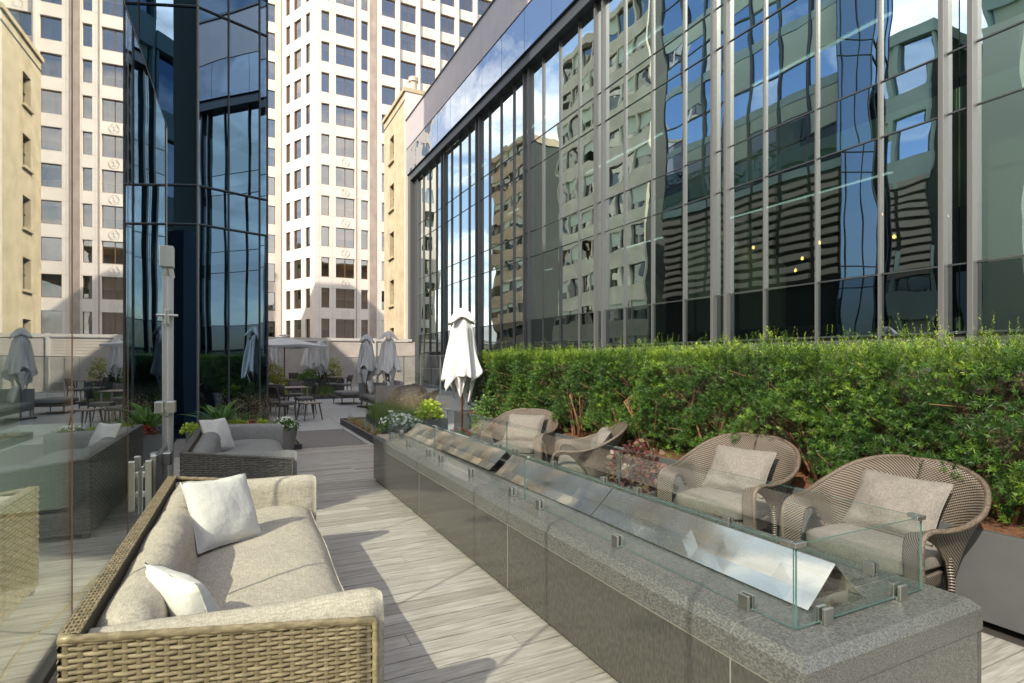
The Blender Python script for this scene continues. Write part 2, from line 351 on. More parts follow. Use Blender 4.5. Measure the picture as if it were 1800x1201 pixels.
# added walls behind the screen; the panel's colour imitates a pale veil in the glass
c = thing('screen_backing', 'added dark wall with a pale green panel imitating the veil in the glass screen', 'backing wall', (-2.7, 9.0, 0))
b = MB(); b.box(-1.0, 0, 1.25, 1.9, 0, 4.6); b.obj('dark_wall', mat('slate_wall', (.24,.32,.42), .5), c)
b = MB(); b.box(-1.0, .02, 0, 1.245, 0, 13); b.obj('veil_panel', mat('pale_veil_panel', (.76,.85,.66), .8), c)
k = thing('pale_slab', 'low pale green cabinet added behind the glass screen to imitate a pale reflection', 'slab', (-1.75, 7.1, 0))  # added block; its pale colour imitates a reflection low in the glass
b = MB(); b.box(-.3, .3, 0, .8, .04, .80); b.obj('slab_body', M_inner, k, bevel=.01); b = MB(); b.box(-.32, .32, -.02, .82, .80, .83); b.obj('top', M_inner, k, bevel=.004); b = MB(); b.box(-.27,.27,.03,.77,0,.04); b.obj('plinth', M_black, k)

# ================================================================ FACADE HELPERS
def frame(ox, oy, dx, dy):
    """local x along the facade, local -y outwards (towards the viewer), z up"""
    d = Vector((dx, dy, 0)).normalized(); n = Vector((d.y, -d.x, 0))    # outward
    return Matrix(((d.x, -n.x, 0, ox), (d.y, -n.y, 0, oy), (0,0,1,0), (0,0,0,1)))
def place(o, M): o.matrix_world = M; return o

# ---------------------------------------------------------------- glass office on the right
FX = 10.3
B = place(thing('glass_office', 'long glass office behind the hedge, mirroring a city street', 'office building'), frame(FX, 34.8, 0, -1))
# local x = 36 - Y ; outward = -X world
Lf = 36.8; mod = 1.204
Y0l = 1.1
levels = [(1.98,3.06,1),(3.06,5.49,0),(5.49,6.47,0),(6.47,8.90,0),(8.90,9.88,0),(9.88,12.75,0)]
nm = int((Lf-Y0l)/mod)
for (z0, z1, dk) in levels:
    step = 1
    for i in range(nm):
        x0 = Y0l+i*mod; b = MB()
        if (dk or z1-z0 < 1.2) and i % 2: continue
        wdt = mod*2 if (dk or z1-z0 < 1.2) else mod
        tx = random.gauss(0, .0022); tz = random.gauss(0, .0018); xm = x0+wdt/2; zm = (z0+z1)/2; 
        P = [(x0+.01, z0+.02),(min(x0+wdt,Lf)-.01, z0+.02),(min(x0+wdt,Lf)-.01, z1-.02),(x0+.01, z1-.02)]
        b.quad(*[(x, .02+(x-xm)*tx+(z-zm)*tz, z) for x, z in P])
        b.obj('spandrel_pane' if dk or z1-z0 < 1.2 else 'window_pane', M_facade_dk if dk else M_facade, B)
    b = MB(); b.box(Y0l, Lf, -.004, .05, z0-.011, z0+.011); b.obj('transom', M_mulld, B)
for i in range(nm+1):
    x0 = Y0l+i*mod
    if (i % 4) == 0:
        for dxx in (-.20, .20):
            b = MB(); b.box(x0+dxx-.042, x0+dxx+.042, -.11, .03, -8, 12.78); b.obj('column_fin', M_mull, B, bevel=.008)
    else:
        b = MB(); b.box(x0-.016, x0+.016, -.045, .03, -8, 12.78); b.obj('mullion', M_mull, B)
b = MB(); b.box(.52, Lf, -.30, .05, 12.75, 13.16); b.obj('soffit_band', M_mulld, B)
b = MB(); b.box(0, .52, -.30, .25, -8, 13.16); b.obj('corner_column', M_mull, B)
for i in range(19):
    x0 = i*2.0; b = MB(); ty = random.gauss(0,.002)
    b.quad((x0+.01, -.40-ty, 13.17),(x0+1.99, -.40+ty, 13.17),(x0+1.99, -.40+ty, 14.80),(x0+.01, -.40-ty, 14.80)); b.obj('parapet_pane', M_bluepane, B)
b = MB(); b.box(0, Lf, -.36, .3, 13.165, 14.8); b.obj('parapet_wall', M_innerd, B)
for i in range(13):
    b = MB(); b.box(i*3+.006, i*3+2.994, -.43, .3, 14.80, 16.6); b.obj('fascia_panel', M_mauve, B)
b = MB(); b.box(-.02, Lf, -.48, 0.34, 16.6, 16.68); b.obj('roof_edge', M_mull, B)
b = MB(); b.box(0, Lf, .3, 24, 16.0, 16.55); b.obj('roof', M_stone, B)
b = MB(); b.box(0, Lf, .06, .2, STREET, 1.96); b.obj('base_wall', M_innerd, B)
for zf in (2.0, 5.75, 9.2, 12.76):
    b = MB(); b.box(.1, Lf, .35, 12, zf-.15, zf+.25); b.obj('floor_slab', M_inner, B)
b = MB(); b.box(.1, Lf, 7.0, 7.2, 0, 12.7); b.obj('inner_wall', M_innerd, B)
b = MB(); b.box(0, .15, .3, 12, -8, 13.1); b.obj('end_wall', M_stone, B)
for x0, z0, ww in ((4.5,2.25,1.0),(9.2,2.25,1.2),(9.4,6.0,1.5),(14.4,2.25,1.5),(14.2,6.0,1.6),(19.5,2.25,2.1),(19.0,9.4,1.7),(24.2,2.25,1.9),(24.3,6.0,2.2),(31.2,2.25,1.6),(31.6,6.0,1.4)):
    x0 -= 1.2; b = MB(); h = 3.15; b.v = [(x0,.9,z0),(x0+ww,.9,z0),(x0+ww,.9,z0+h*.55),(x0+ww*.35,.9,z0+h),(x0,.9,z0+h),(x0,2.6,z0),(x0+ww,2.6,z0),(x0+ww,2.6,z0+h*.55),(x0+ww*.35,2.6,z0+h),(x0,2.6,z0+h)]
    b.f = [(0,1,2,3,4),(9,8,7,6,5),(0,5,6,1),(1,6,7,2),(2,7,8,3),(3,8,9,4),(4,9,5,0)]; b.obj('stair_core', M_precast, B)
for zf in (5.58, 9.02, 12.55):
    for i in range(5):
        b = MB(); b.box(1.5+i*7.2, 6.0+i*7.2, 2.4, 2.5, zf, zf+.012); b.obj('ceiling_strip_light', M_lamp, B)
for x0, yy, z in ((26.1,1.4,4.35),(27.3,1.6,3.9),(28.0,1.2,4.1),(28.9,1.9,4.6),(29.5,1.3,3.95),(30.3,1.5,4.2),(30.9,2.0,3.8),(31.9,1.3,4.05),(32.4,1.8,4.5),(26.9,1.9,3.7),(24.0,1.5,3.75)):
    x0 -= 1.2; b = MB(); b.lathe([(.002,z-.045),(.035,z-.02),(.03,z+.02),(.01,z+.05)], 10, (x0,yy)); pb = b.obj('pendant_bulb', M_bulb, B); b = MB(); b.tube([(x0,yy,z+.05),(x0,yy,5.58)], .004, 4); b.obj('flex', M_black, pb)

# ---------------------------------------------------------------- tan stone block beyond it
T = place(thing('tan_stone_block', 'tan limestone block with small windows between the white tower and the glass office', 'building'), frame(FX-.25, 41.2, 0, -1))
wins = []
for zf in range(-1, 5):
    for xx in (1.6,):
        wins.append((xx, xx+1.15, 2.0+zf*3.35, 3.75+zf*3.35))
def wall_with_windows(name, root, m, L, z0, z1, wins, depth=.35, thick=.4):
    """one wall sheet with real openings, from a grid of cells"""
    xs = sorted({0, L} | {a for w_ in wins for a in w_[:2]}); zs = sorted({z0, z1} | {a for w_ in wins for a in w_[2:]})
    b = MB()
    for i in range(len(xs)-1):
        for j in range(len(zs)-1):
            cx = (xs[i]+xs[i+1])/2; cz = (zs[j]+zs[j+1])/2
            if any(a<cx<bb and c_<cz<d for a,bb,c_,d in wins): continue
            b.quad((xs[i],0,zs[j]),(xs[i+1],0,zs[j]),(xs[i+1],0,zs[j+1]),(xs[i],0,zs[j+1]))
    for a,bb,c_,d in wins:
        b.quad((a,0,c_),(a,depth,c_),(bb,depth,c_),(bb,0,c_)); b.quad((a,0,d),(bb,0,d),(bb,depth,d),(a,depth,d))
        b.quad((a,0,c_),(a,0,d),(a,depth,d),(a,depth,c_)); b.quad((bb,0,c_),(bb,depth,c_),(bb,depth,d),(bb,0,d))
    return b.obj(name, m, root)
wall_with_windows('wall', T, M_tan, 5.4, STREET, 18.9, wins)
for a,bb,c_,d in wins:
    f = MB().box(a, bb, .28, .34, c_, d).obj('window', M_win, T); g = MB(); g.box(a,bb,.24,.279,(c_+d)/2-.03,(c_+d)/2+.03); g.box((a+bb)/2-.03,(a+bb)/2+.03,.235,.275,c_,d); g.obj('glazing_bar', M_black, f)
    MB().box(a-.12, bb+.12, -.14, .02, c_-.14, c_-.005).obj('sill', M_tan, T)
b = MB(); b.box(0, 5.4, .36, 1.0, STREET, 18.85); b.box(0,5.6,-.02,.0-.005,18.3,18.4); b.obj('wall_core', M_innerd, T)
b = MB(); b.box(5.401, 5.6, .001, 14, STREET, 18.88); b.obj('side_wall', M_precast, T)
b = MB(); b.box(-.1, 5.65, -.12, 14.1, 18.9, 19.15); b.obj('coping', M_tan, T)
b = MB(); b.tube([(2.4,1.5,19.1),(2.4,1.5,21.2)], .28, 12); b.tube([(2.4,1.5,21.2),(2.4,1.5,21.5)], .36, 12); b.obj('chimney_flue', M_louv, T)

# ---------------------------------------------------------------- white tower
W = place(thing('white_tower', 'tall white precast office tower rising straight behind the terrace fence', 'tower'), frame(9.3, 73.5, 1, 0))
cand = []
def tower_face(root, M, L, cols, z0, fl, nf, wh, deep, label=''):
    """columns: (x0, x1, recess_extra)"""
    wn = []
    for k in range(nf):
        for c_ in cols: wn.append((c_[0], c_[1], z0+k*fl, z0+k*fl+wh))
    wl = wall_with_windows('wall', root, M_precast, L, STREET, z0+nf*fl+.6, wn, deep); wl.matrix_local = M
    return [(M, w_) for w_ in wn]
FL = 3.86; Z0 = 4.20-3.86*1; zt = Z0+14*FL+.6
I4 = Matrix.Identity(4)
cols = [(.75,1.72),(2.5,4.82),(5.66,6.52),(8.3,10.15)]
cols += [(10.85+i*2.78, 12.95+i*2.78) for i in range(10)]
cand += tower_face(W, I4, 41.0, cols, Z0, FL, 14, 2.45, .55)
# chamfer on the left: turns back
d2 = Vector((-.43,.90,0)).normalized()
Lc = 7.6
Mc = Matrix(((-d2.x, -d2.y, 0, d2.x*Lc),(-d2.y, d2.x, 0, d2.y*Lc),(0,0,1,0),(0,0,0,1)))
Mc = Matrix.Translation((0,.0,0)) @ Matrix(((-d2.x, d2.y, 0, d2.x*Lc),(-d2.y, -d2.x, 0, d2.y*Lc),(0,0,1,0),(0,0,0,1)))
cand += tower_face(W, Mc, Lc, [(.9,2.0),(2.8,4.5),(5.5,6.5)], Z0, FL, 14, 2.45, .4)
M3 = Matrix.Translation((d2.x*Lc-4.6, d2.y*Lc+1.2, 0))
cand += tower_face(W, M3, 4.6, [(.5,1.5),(2.6,3.8)], Z0, FL, 14, 2.45, .4)
M4 = Matrix.Translation((d2.x*Lc-16.0, d2.y*Lc+9.0, 0))
cand += tower_face(W, M4, 11.4, [(.8,2.4),(4.2,5.8),(8,9.6)], Z0, FL, 14, 2.45, .4)
vis = [c_ for c_ in cand if c_[1][2] > 2 and c_[1][3] < 48 and c_[0] is not M4 and not (c_[0] is I4 and c_[1][0] > 30)]
vis.sort(key=lambda c_: -(c_[1][1]-c_[1][0])); vset = set(id(c_) for c_ in vis[:100]); rest = MB()
rest_bars = MB(); blinds = MB()
for c_ in cand:
    M, (a,bb,z0,z1) = c_; dp = .30 if M is I4 else .22
    if id(c_) in vset:
        t1 = random.gauss(0,.002); g = MB(); g.quad((a,dp-t1,z0),(bb,dp+t1,z0),(bb,dp+t1,z1),(a,dp-t1,z1)); g = g.obj('window', M_win, W); g.matrix_local = M
    else:
        rest.v += [tuple(M @ Vector(p)) for p in ((a,dp,z0),(bb,dp,z0),(bb,dp,z1),(a,dp,z1))]; n = len(rest.v); rest.f.append((n-4,n-3,n-2,n-1))
    rest_bars.box(a, bb, dp-.06, dp-.01, z0, z0+.09, M); rest_bars.box(a, a+.07, dp-.06, dp-.01, z0+.09, z1, M); rest_bars.box(bb-.07, bb, dp-.06, dp-.01, z0+.09, z1, M)
    if bb-a > 2.0: rest_bars.box((a+bb)/2-.04, (a+bb)/2+.04, dp-.06, dp-.01, z0+.09, z1, M)
    hh = random.choice([.15,.3,.5,.9,1.4]); blinds.box(a, bb, dp+.12, dp+.14, z1-hh, z1, M)
tag(rest.obj('window_glass', M_win, W), kind='stuff'); rest_bars.obj('window_frames', M_bronze, W); blinds.obj('blinds', mat('roller_blind', (.42,.38,.32), .8), W)
b = MB(); b.box(.5, 40.9, .70, 1.4, STREET, zt); b.box(.6,40,1.41,24,STREET,zt); b.box(-2.6,.59,7.4,24,STREET,zt); b.box(-8.0,-2.61,8.6,24,STREET,zt); b.box(-18,-8.01,16.6,24,STREET,zt); b.quad((.45,.7,STREET),(-2.75,7.35,STREET),(-2.75,7.35,zt),(.45,.7,zt)); b.obj('core', M_blind, W)
# joints and pilasters on the front
b = MB(); 
b.box(4.98, 5.14, -.03, .1, STREET, zt); b.obj('vertical_groove', M_groove, W)
b = MB(); b.box(6.72, 7.62, -.06, .2, STREET, zt); b.obj('brown_pilaster', M_groove, W)
b = MB()
for i in range(11): b.box(10.38+i*2.78, 10.38+i*2.78+.26, -.30, .0-.004, STREET, zt)
b.obj('pilasters', M_precast, W)
jm = mat('precast_joint', (.42,.38,.34), .9); b = MB()
for k in range(15):
    for zz in (Z0+k*FL-.03, Z0+k*FL+2.48):
        b.box(0, 4.97, -.006, .01, zz-.012, zz+.012); b.box(5.15, 6.71, -.006, .01, zz-.012, zz+.012); b.box(7.63, 10.37, -.006, .01, zz-.012, zz+.012)
for xx in (.5, 2.1, 5.4, 6.6, 7.95, 10.3): b.box(xx-.012, xx+.012, -.0045, .01, STREET, zt)
b.obj('panel_joints', jm, W)
M_med = mat('carved_precast', (.66,.59,.51), .8); proto = None
spots = [(11.9+i*2.78, Z0+k*FL-.70, 0) for k in range(4, 13) for i in range(7)]+[(3.66, Z0+k*FL-.70, 1) for k in range(1, 8)]
ms_ = []
for kind in (0, 1):
    b = MB()
    for (rr, ox) in (((.42,0),) if kind == 0 else ((.5,0),(.25,-.22),(.25,.22))): b.tube([(ox+rr*math.cos(a), 0, rr*math.sin(a)) for a in [2*math.pi*q/16 for q in range(17)]], .032, 5)
    ms_.append(b)
first = [None, None]
for x, z, kind in spots:
    o = ms_[kind].obj('medallion', M_med, W) if first[kind] is None else first[kind].copy()
    if first[kind] is None: first[kind] = o
    else: COL.objects.link(o); o.parent = W
    o.location = (x, -.02, z)

# ---------------------------------------------------------------- blue glass prow tower
C0 = Vector((-.588, 12.59, 0)); U = Vector((.932,.361,0)); 
TW = place(thing('blue_glass_prow', 'dark blue glass tower corner rising beside the fern planter', 'tower'), Matrix.Translation(C0))
for sgn, ex in ((1, 1.36), (-1, 3.2)):
    u = Vector((.932*sgn,.361,0)).normalized(); n = Vector((.361*sgn, -.932, 0)).normalized()
    zs = [0, 4.19, 4.95, 8.45, 9.2, 12.7, 13.4, 17, 21, 25, 30]
    segs = [0, ex*.42, ex*.88, ex] if sgn > 0 else [0, 1.1, 2.15, 3.2]
    for i in range(len(zs)-1):
        for j in range(len(segs)-1):
            b = MB(); tl = random.gauss(0,.004); a_ = u*segs[j]; c_ = u*segs[j+1]; 
            tl *= .3; b.quad(a_+Vector((0,0,zs[i]))-n*tl, c_+Vector((0,0,zs[i]))+n*tl, c_+Vector((0,0,zs[i+1]))+n*tl, a_+Vector((0,0,zs[i+1]))-n*tl) if sgn>0 else b.quad(c_+Vector((0,0,zs[i])), a_+Vector((0,0,zs[i])), a_+Vector((0,0,zs[i+1])), c_+Vector((0,0,zs[i+1])))
            b.obj('glass_pane', M_tower, TW)
        if i:
            b = MB(); b.tube([u*.0+n*.02+Vector((0,0,zs[i])), u*ex+n*.02+Vector((0,0,zs[i]))], .022, 4); b.obj('transom', M_mulld, TW)
    for s_ in segs[1:]:
        b = MB(); b.tube([u*s_+n*.015, u*s_+n*.015+Vector((0,0,30))], .018, 4); b.obj('mullion', M_mulld, TW)
b = MB(); b.tube([(0,-.01,0),(0,-.01,30)], .026, 6); b.obj('corner_mullion', M_mull, TW)
b = MB(); u1 = U*1.36; u2 = Vector((-.932,.361,0))*3.2; bk = Vector((0,9.4,0))
ring = [Vector((0,.12,0)), u1+Vector((-.30,.04,0)), u1+bk+Vector((-.30,0,0)), u2+bk, u2+Vector((.1,.08,0))]
for i in range(5):
    p0 = ring[i]; p1 = ring[(i+1)%5]; b.quad(p0, p1, p1+Vector((0,0,30)), p0+Vector((0,0,30)))
b.obj('dark_core', M_innerd, TW)
# its long flank: bronze louvres low down, blue window grid above (mirrored in the glass office)
FM = Matrix(((0,-1,0,u1.x-.23),(1,0,0,u1.y),(0,0,1,0),(0,0,0,1)))      # local x along +Y, local -y outwards (+X)
LB = 9.4; nb = 7; bw = LB/nb
def fk(b, name, m): o = b.obj(name, m, TW); o.matrix_local = FM; return o
b = MB(); b.box(0, LB, -.05, .0, 0, 4.6); fk(b, 'base_band', M_innerd)
for i in range(nb):
    b = MB(); z = 4.75
    while z < 8.6: b.box(i*bw+.12, (i+1)*bw-.12, -.20, -.06, z, z+.20); z += .36
    fk(b, 'louvre_panel', M_louv)
b = MB(); b.box(0, LB, -.055, .0, 4.61, 8.7)
fk(b, 'louvre_backing', M_innerd)
for k in range(14):
    z0 = 8.75+k*1.52
    b = MB(); b.box(0, LB, -.10, 0, z0, z0+(.34 if k % 2 == 0 else .06)); fk(b, 'spandrel', M_green if k % 2 == 0 else M_mulld)
    zb = z0+(.35 if k % 2 == 0 else .07)
    for i in range(nb):
        tl = random.gauss(0,.012); t2 = random.gauss(0,.008); b = MB(); b.quad((i*bw+.06,-.05-tl-t2,zb),((i+1)*bw-.06,-.05+tl-t2,zb),((i+1)*bw-.06,-.05+tl+t2,z0+1.51),(i*bw+.06,-.05-tl+t2,z0+1.51)); fk(b, 'grid_window', M_street)
        if k % 2 and random.random() < .62: b = MB(); hh = random.choice([.5,.9,1.4,1.4]); b.box(i*bw+.1,(i+1)*bw-.1,-.085,-.07,z0+1.5-hh,z0+1.5); fk(b, 'blind', M_inner)
b = MB()
for i in range(nb+1): b.box(max(0,i*bw-.06), min(LB,i*bw+.06), -.12, -.001, 8.72, 30)
fk(b, 'grid_frame', M_mulld)

# ---------------------------------------------------------------- buildings across the street (seen mirrored in the glass; they shade the far terrace)
def street_building(name, label, x, y0, y1, h, fl, bay, mw, mg, winh, deep=14, louvre=None, label_cat='office building', z00=0):
    L = y1-y0; R = place(thing(name, label, label_cat), frame(x, y0, 0, 1))
    # frame(dx=0,dy=1): outward = +X
    nb = max(1, int(L/bay)); bw = L/nb; nf = int((h-z00)/fl); wall = MB(); gl = MB()
    for k in range(nf):
        z0 = z00+k*fl
        if louvre and louvre[0] <= z0+fl*.5 <= louvre[1]: continue
        wall.box(0, L, 0, .3, z0, z0+fl-winh)
        pm = MB(); pm.quad((0,.22,z0+fl-winh),(L,.22,z0+fl-winh),(L,.22,z0+fl),(0,.22,z0+fl)); pm.obj('window_band', mg, R)
        for i in range(nb+1): wall.box(max(0,i*bw-.12), min(L,i*bw+.12), -.02, .22, z0+fl-winh, z0+fl)
        for i in range(nb):
            if random.random() < .55: gl.box(i*bw+.2, (i+1)*bw-.2, .19, .21, z0+fl-random.uniform(.3,.8)*winh, z0+fl)
    wall.obj('wall', mw, R); gl.obj('blinds', M_inner, R)
    if louvre:
        b = MB(); z = louvre[0]
        while z < louvre[1]-.3:
            for i in range(nb): b.box(i*bw+.15, (i+1)*bw-.15, -.05, .12, z, z+.32)
            z += .52
        b.obj('louvres', M_louv, R); MB().box(0, L, .13, .3, louvre[0], louvre[1]).obj('louvre_backing', M_innerd, R)
    b = MB(); b.box(0, L, .31, deep, STREET, nf*fl+z00); b.box(0, L, .0, .3, STREET, z00-.01) if z00 > STREET else 0; b.obj('core', M_innerd, R)
    b = MB(); b.box(-.1, L+.1, -.1, deep, nf*fl+z00+.002, nf*fl+z00+.7); b.obj('parapet', mw, R)
    return R
XW = -14.0
street_building('dark_glass_block', 'dark glass office across the street, nearest, beside the curtained room', XW, 1.6, 15.0, 30, 3.9, 1.5, M_green, M_street, 2.7)
street_building('low_shade_wing', 'unseen low wing left of the viewer, shaped to shade the deck', XW, -2.6, 1.5, 17.6, 3.9, 1.75, M_green, M_street, 2.7)  # unseen block added; height and end set by where sun reaches the deck
street_building('louvred_office', 'green glass office with a band of bronze louvres, mirrored in the glass office', XW, 17.4, 36.0, 20, 3.9, 1.7, M_green, M_street, 2.5, louvre=(6.0, 12.2), z00=0)
street_building('grey_stone_block', 'grey stone block with regular windows, mirrored in the middle bays of the glass office', XW, 41.0, 57.0, 36, 3.6, 2.2, M_stone, M_facade_dk, 1.9)
street_building('tan_apartment_tower', 'tan apartment tower mirrored in the far bays of the glass office', XW-2, 69, 80, 35, 3.2, 2.4, M_tan, M_facade_dk, 1.5, label_cat='tower')
street_building('white_apartment_block', 'white balconied apartment block mirrored far down the glass office', XW-14, 88, 104, 24, 3.0, 2.0, M_precast, M_facade_dk, 1.4)
b2 = street_building('teal_glass_tower', 'pale teal glass tower glimpsed between the prow and the white tower', 0, 0, 26, 90, 3.9, 1.6, M_green, M_bluepane, 2.9)
b2.matrix_world = frame(-18, 118, 1, 0)
# behind the camera: what the white tower's lower windows mirror
b3 = street_building('brown_office_block', 'brown office block standing behind the viewer', 0, 0, 40, 20, 3.9, 2.2, M_louv, M_facade_dk, 2.2); b3.matrix_world = frame(38, -40, -1, 0)

# ================================================================ WOVEN PANELS
def weave(b, fn, W_, H_, pu=.038, pv=.0158, bulge=.0075, vis=1.58):
    """basket weave over a surface; fn(u, v) -> (point, normal); real strands, brick offset"""
    nu = max(2, int(W_/pu)); nv = max(2, int(H_/pv)); pu = W_/nu; pv = H_/nv
    if b.a is None: b.a = []
    for j in range(nv):
        for i in range(-1, nu+1):
            if (i+j) % 2: continue
            u0 = (i+.5)*pu - pu*vis/2; u1 = u0+pu*vis; u0 = max(u0, 0); u1 = min(u1, W_)
            if u1-u0 < pu*.3: continue
            col = random.random(); base = len(b.v); n = 5; jb = random.uniform(.75,1.2); jv = random.uniform(-.07,.07)
            for q in range(n):
                u = u0+(u1-u0)*q/(n-1); h = jb*bulge*math.sin(math.pi*(.08+.84*q/(n-1)))
                for (dv, hh) in ((.06,-.002),(.28,h*.9),(.5,h*1.1),(.72,h*.9),(.94,-.002)):
                    p, nn = fn(u, max(0, min(H_, (j+dv+jv)*pv))); b.v.append(tuple(Vector(p)+Vector(nn)*hh))
            for q in range(n-1):
                for r in range(4):
                    a = base+q*5+r; b.f.append((a, a+5, a+6, a+1)); b.a.append(col)
    # upright stakes
    for i in range(nu):
        base = len(b.v); col = random.random(); uc = (i+.5)*pu; m_ = nv*2
        for j in range(m_+1):
            v = H_*j/m_; 
            for du in (-.2,0,.2):
                p, nn = fn(min(max(uc+du*pu,0),W_), v); b.v.append(tuple(Vector(p)+Vector(nn)*(.001+(.0022 if du==0 else 0))))
        for j in range(m_):
            for r in range(2):
                a = base+j*3+r; b.f.append((a, a+1, a+4, a+3)); b.a.append(col*.6)

# ---------------------------------------------------------------- padded cushions
def cushion(b, w_, d_, h_, M=None, n=14, puff=.5, corner=.1, seam=.0):
    """seat pad: rounded block w x d x h, crowned top, centred in x,y, base at z=0"""
    P = []
    K = 26
    def sq(a, e): return math.copysign(abs(a)**e, a)
    rings = 16
    for i in range(rings+1):
        ph = -math.pi/2+math.pi*i/rings; cz = sq(math.sin(ph), .42); rr = sq(math.cos(ph), .22) if 0 < i < rings else 0
        row = []
        for k in range(48):
            th = 2*math.pi*k/48; cx = sq(math.cos(th), .32)*rr; cy = sq(math.sin(th), .32)*rr
            z = h_*.5*(1+cz*(.82+.18*(1-abs(cx)**3)*(1-abs(cy)**3)))
            row.append(Vector((cx*w_/2, cy*d_/2, z)))
        P.append(row)
    if M is not None: P = [[M @ p for p in r] for r in P]
    b.grid(P, closev=True); return b
def pillow_mesh(b, w_, h_, t_, n=22, wob=0.0, seed=0):
    """throw pillow in the x-z plane, thickness along y, pinched corners"""
    rs = random.Random(seed); ph = [rs.uniform(0,6.28) for _ in range(6)]
    for sg in (-1, 1):
        P = []
        for i in range(n+1):
            u = -1+2*i/n; row = []
            for j in range(n+1):
                v = -1+2*j/n
                k = 1-.07*(1-abs(v)**2.0)*abs(u)**3; k2 = 1-.07*(1-abs(u)**2.0)*abs(v)**3
                th = ((1-u*u)**.42)*((1-v*v)**.42)
                wr = wob*(math.sin(5*u+ph[0])*math.cos(4*v+ph[1])+.6*math.sin(9*u*v+ph[2]))*th
                row.append(Vector((u*w_/2*k, sg*(t_/2*th+.001)+wr, v*h_/2*k2)))
            P.append(row)
        if sg > 0: P = P[::-1]
        b.grid(P)
    return b
def pillow_thing(name, label, pos, xaxis, lean, size, m, cat='pillow', t=.15, group=None, seed=0, h=None, roll=0, wob=.006):
    x = Vector((xaxis[0], xaxis[1], 0)).normalized(); up = Vector((0,0,1)); y = up.cross(x)     # y = back side
    R = Matrix((x, y, up)).transposed().to_4x4() @ Matrix.Rotation(math.radians(-lean), 4, 'X') @ Matrix.Rotation(math.radians(roll), 4, 'Y')
    hh = h or size
    o = thing(name, label, cat, pos, 0, group); o.matrix_world = Matrix.Translation(pos) @ R
    b = MB(); pillow_mesh(b, size, hh, t, seed=seed, wob=wob); b.obj('cover', m, o, smooth=True)
    pts = []
    n = 12
    def ed(u, v): return ((u*size/2*(1-.07*(1-abs(v)**2.0)*abs(u)**3)), 0, v*hh/2*(1-.07*(1-abs(u)**2.0)*abs(v)**3))
    for q in range(n): pts.append(ed(-1+2*q/n, -1))
    for q in range(n): pts.append(ed(1, -1+2*q/n))
    for q in range(n): pts.append(ed(1-2*q/n, 1))
    for q in range(n+1): pts.append(ed(-1, 1-2*q/n))
    b = MB(); b.tube(pts, .0045, 6); b.obj('piping', m, o, smooth=True); return o

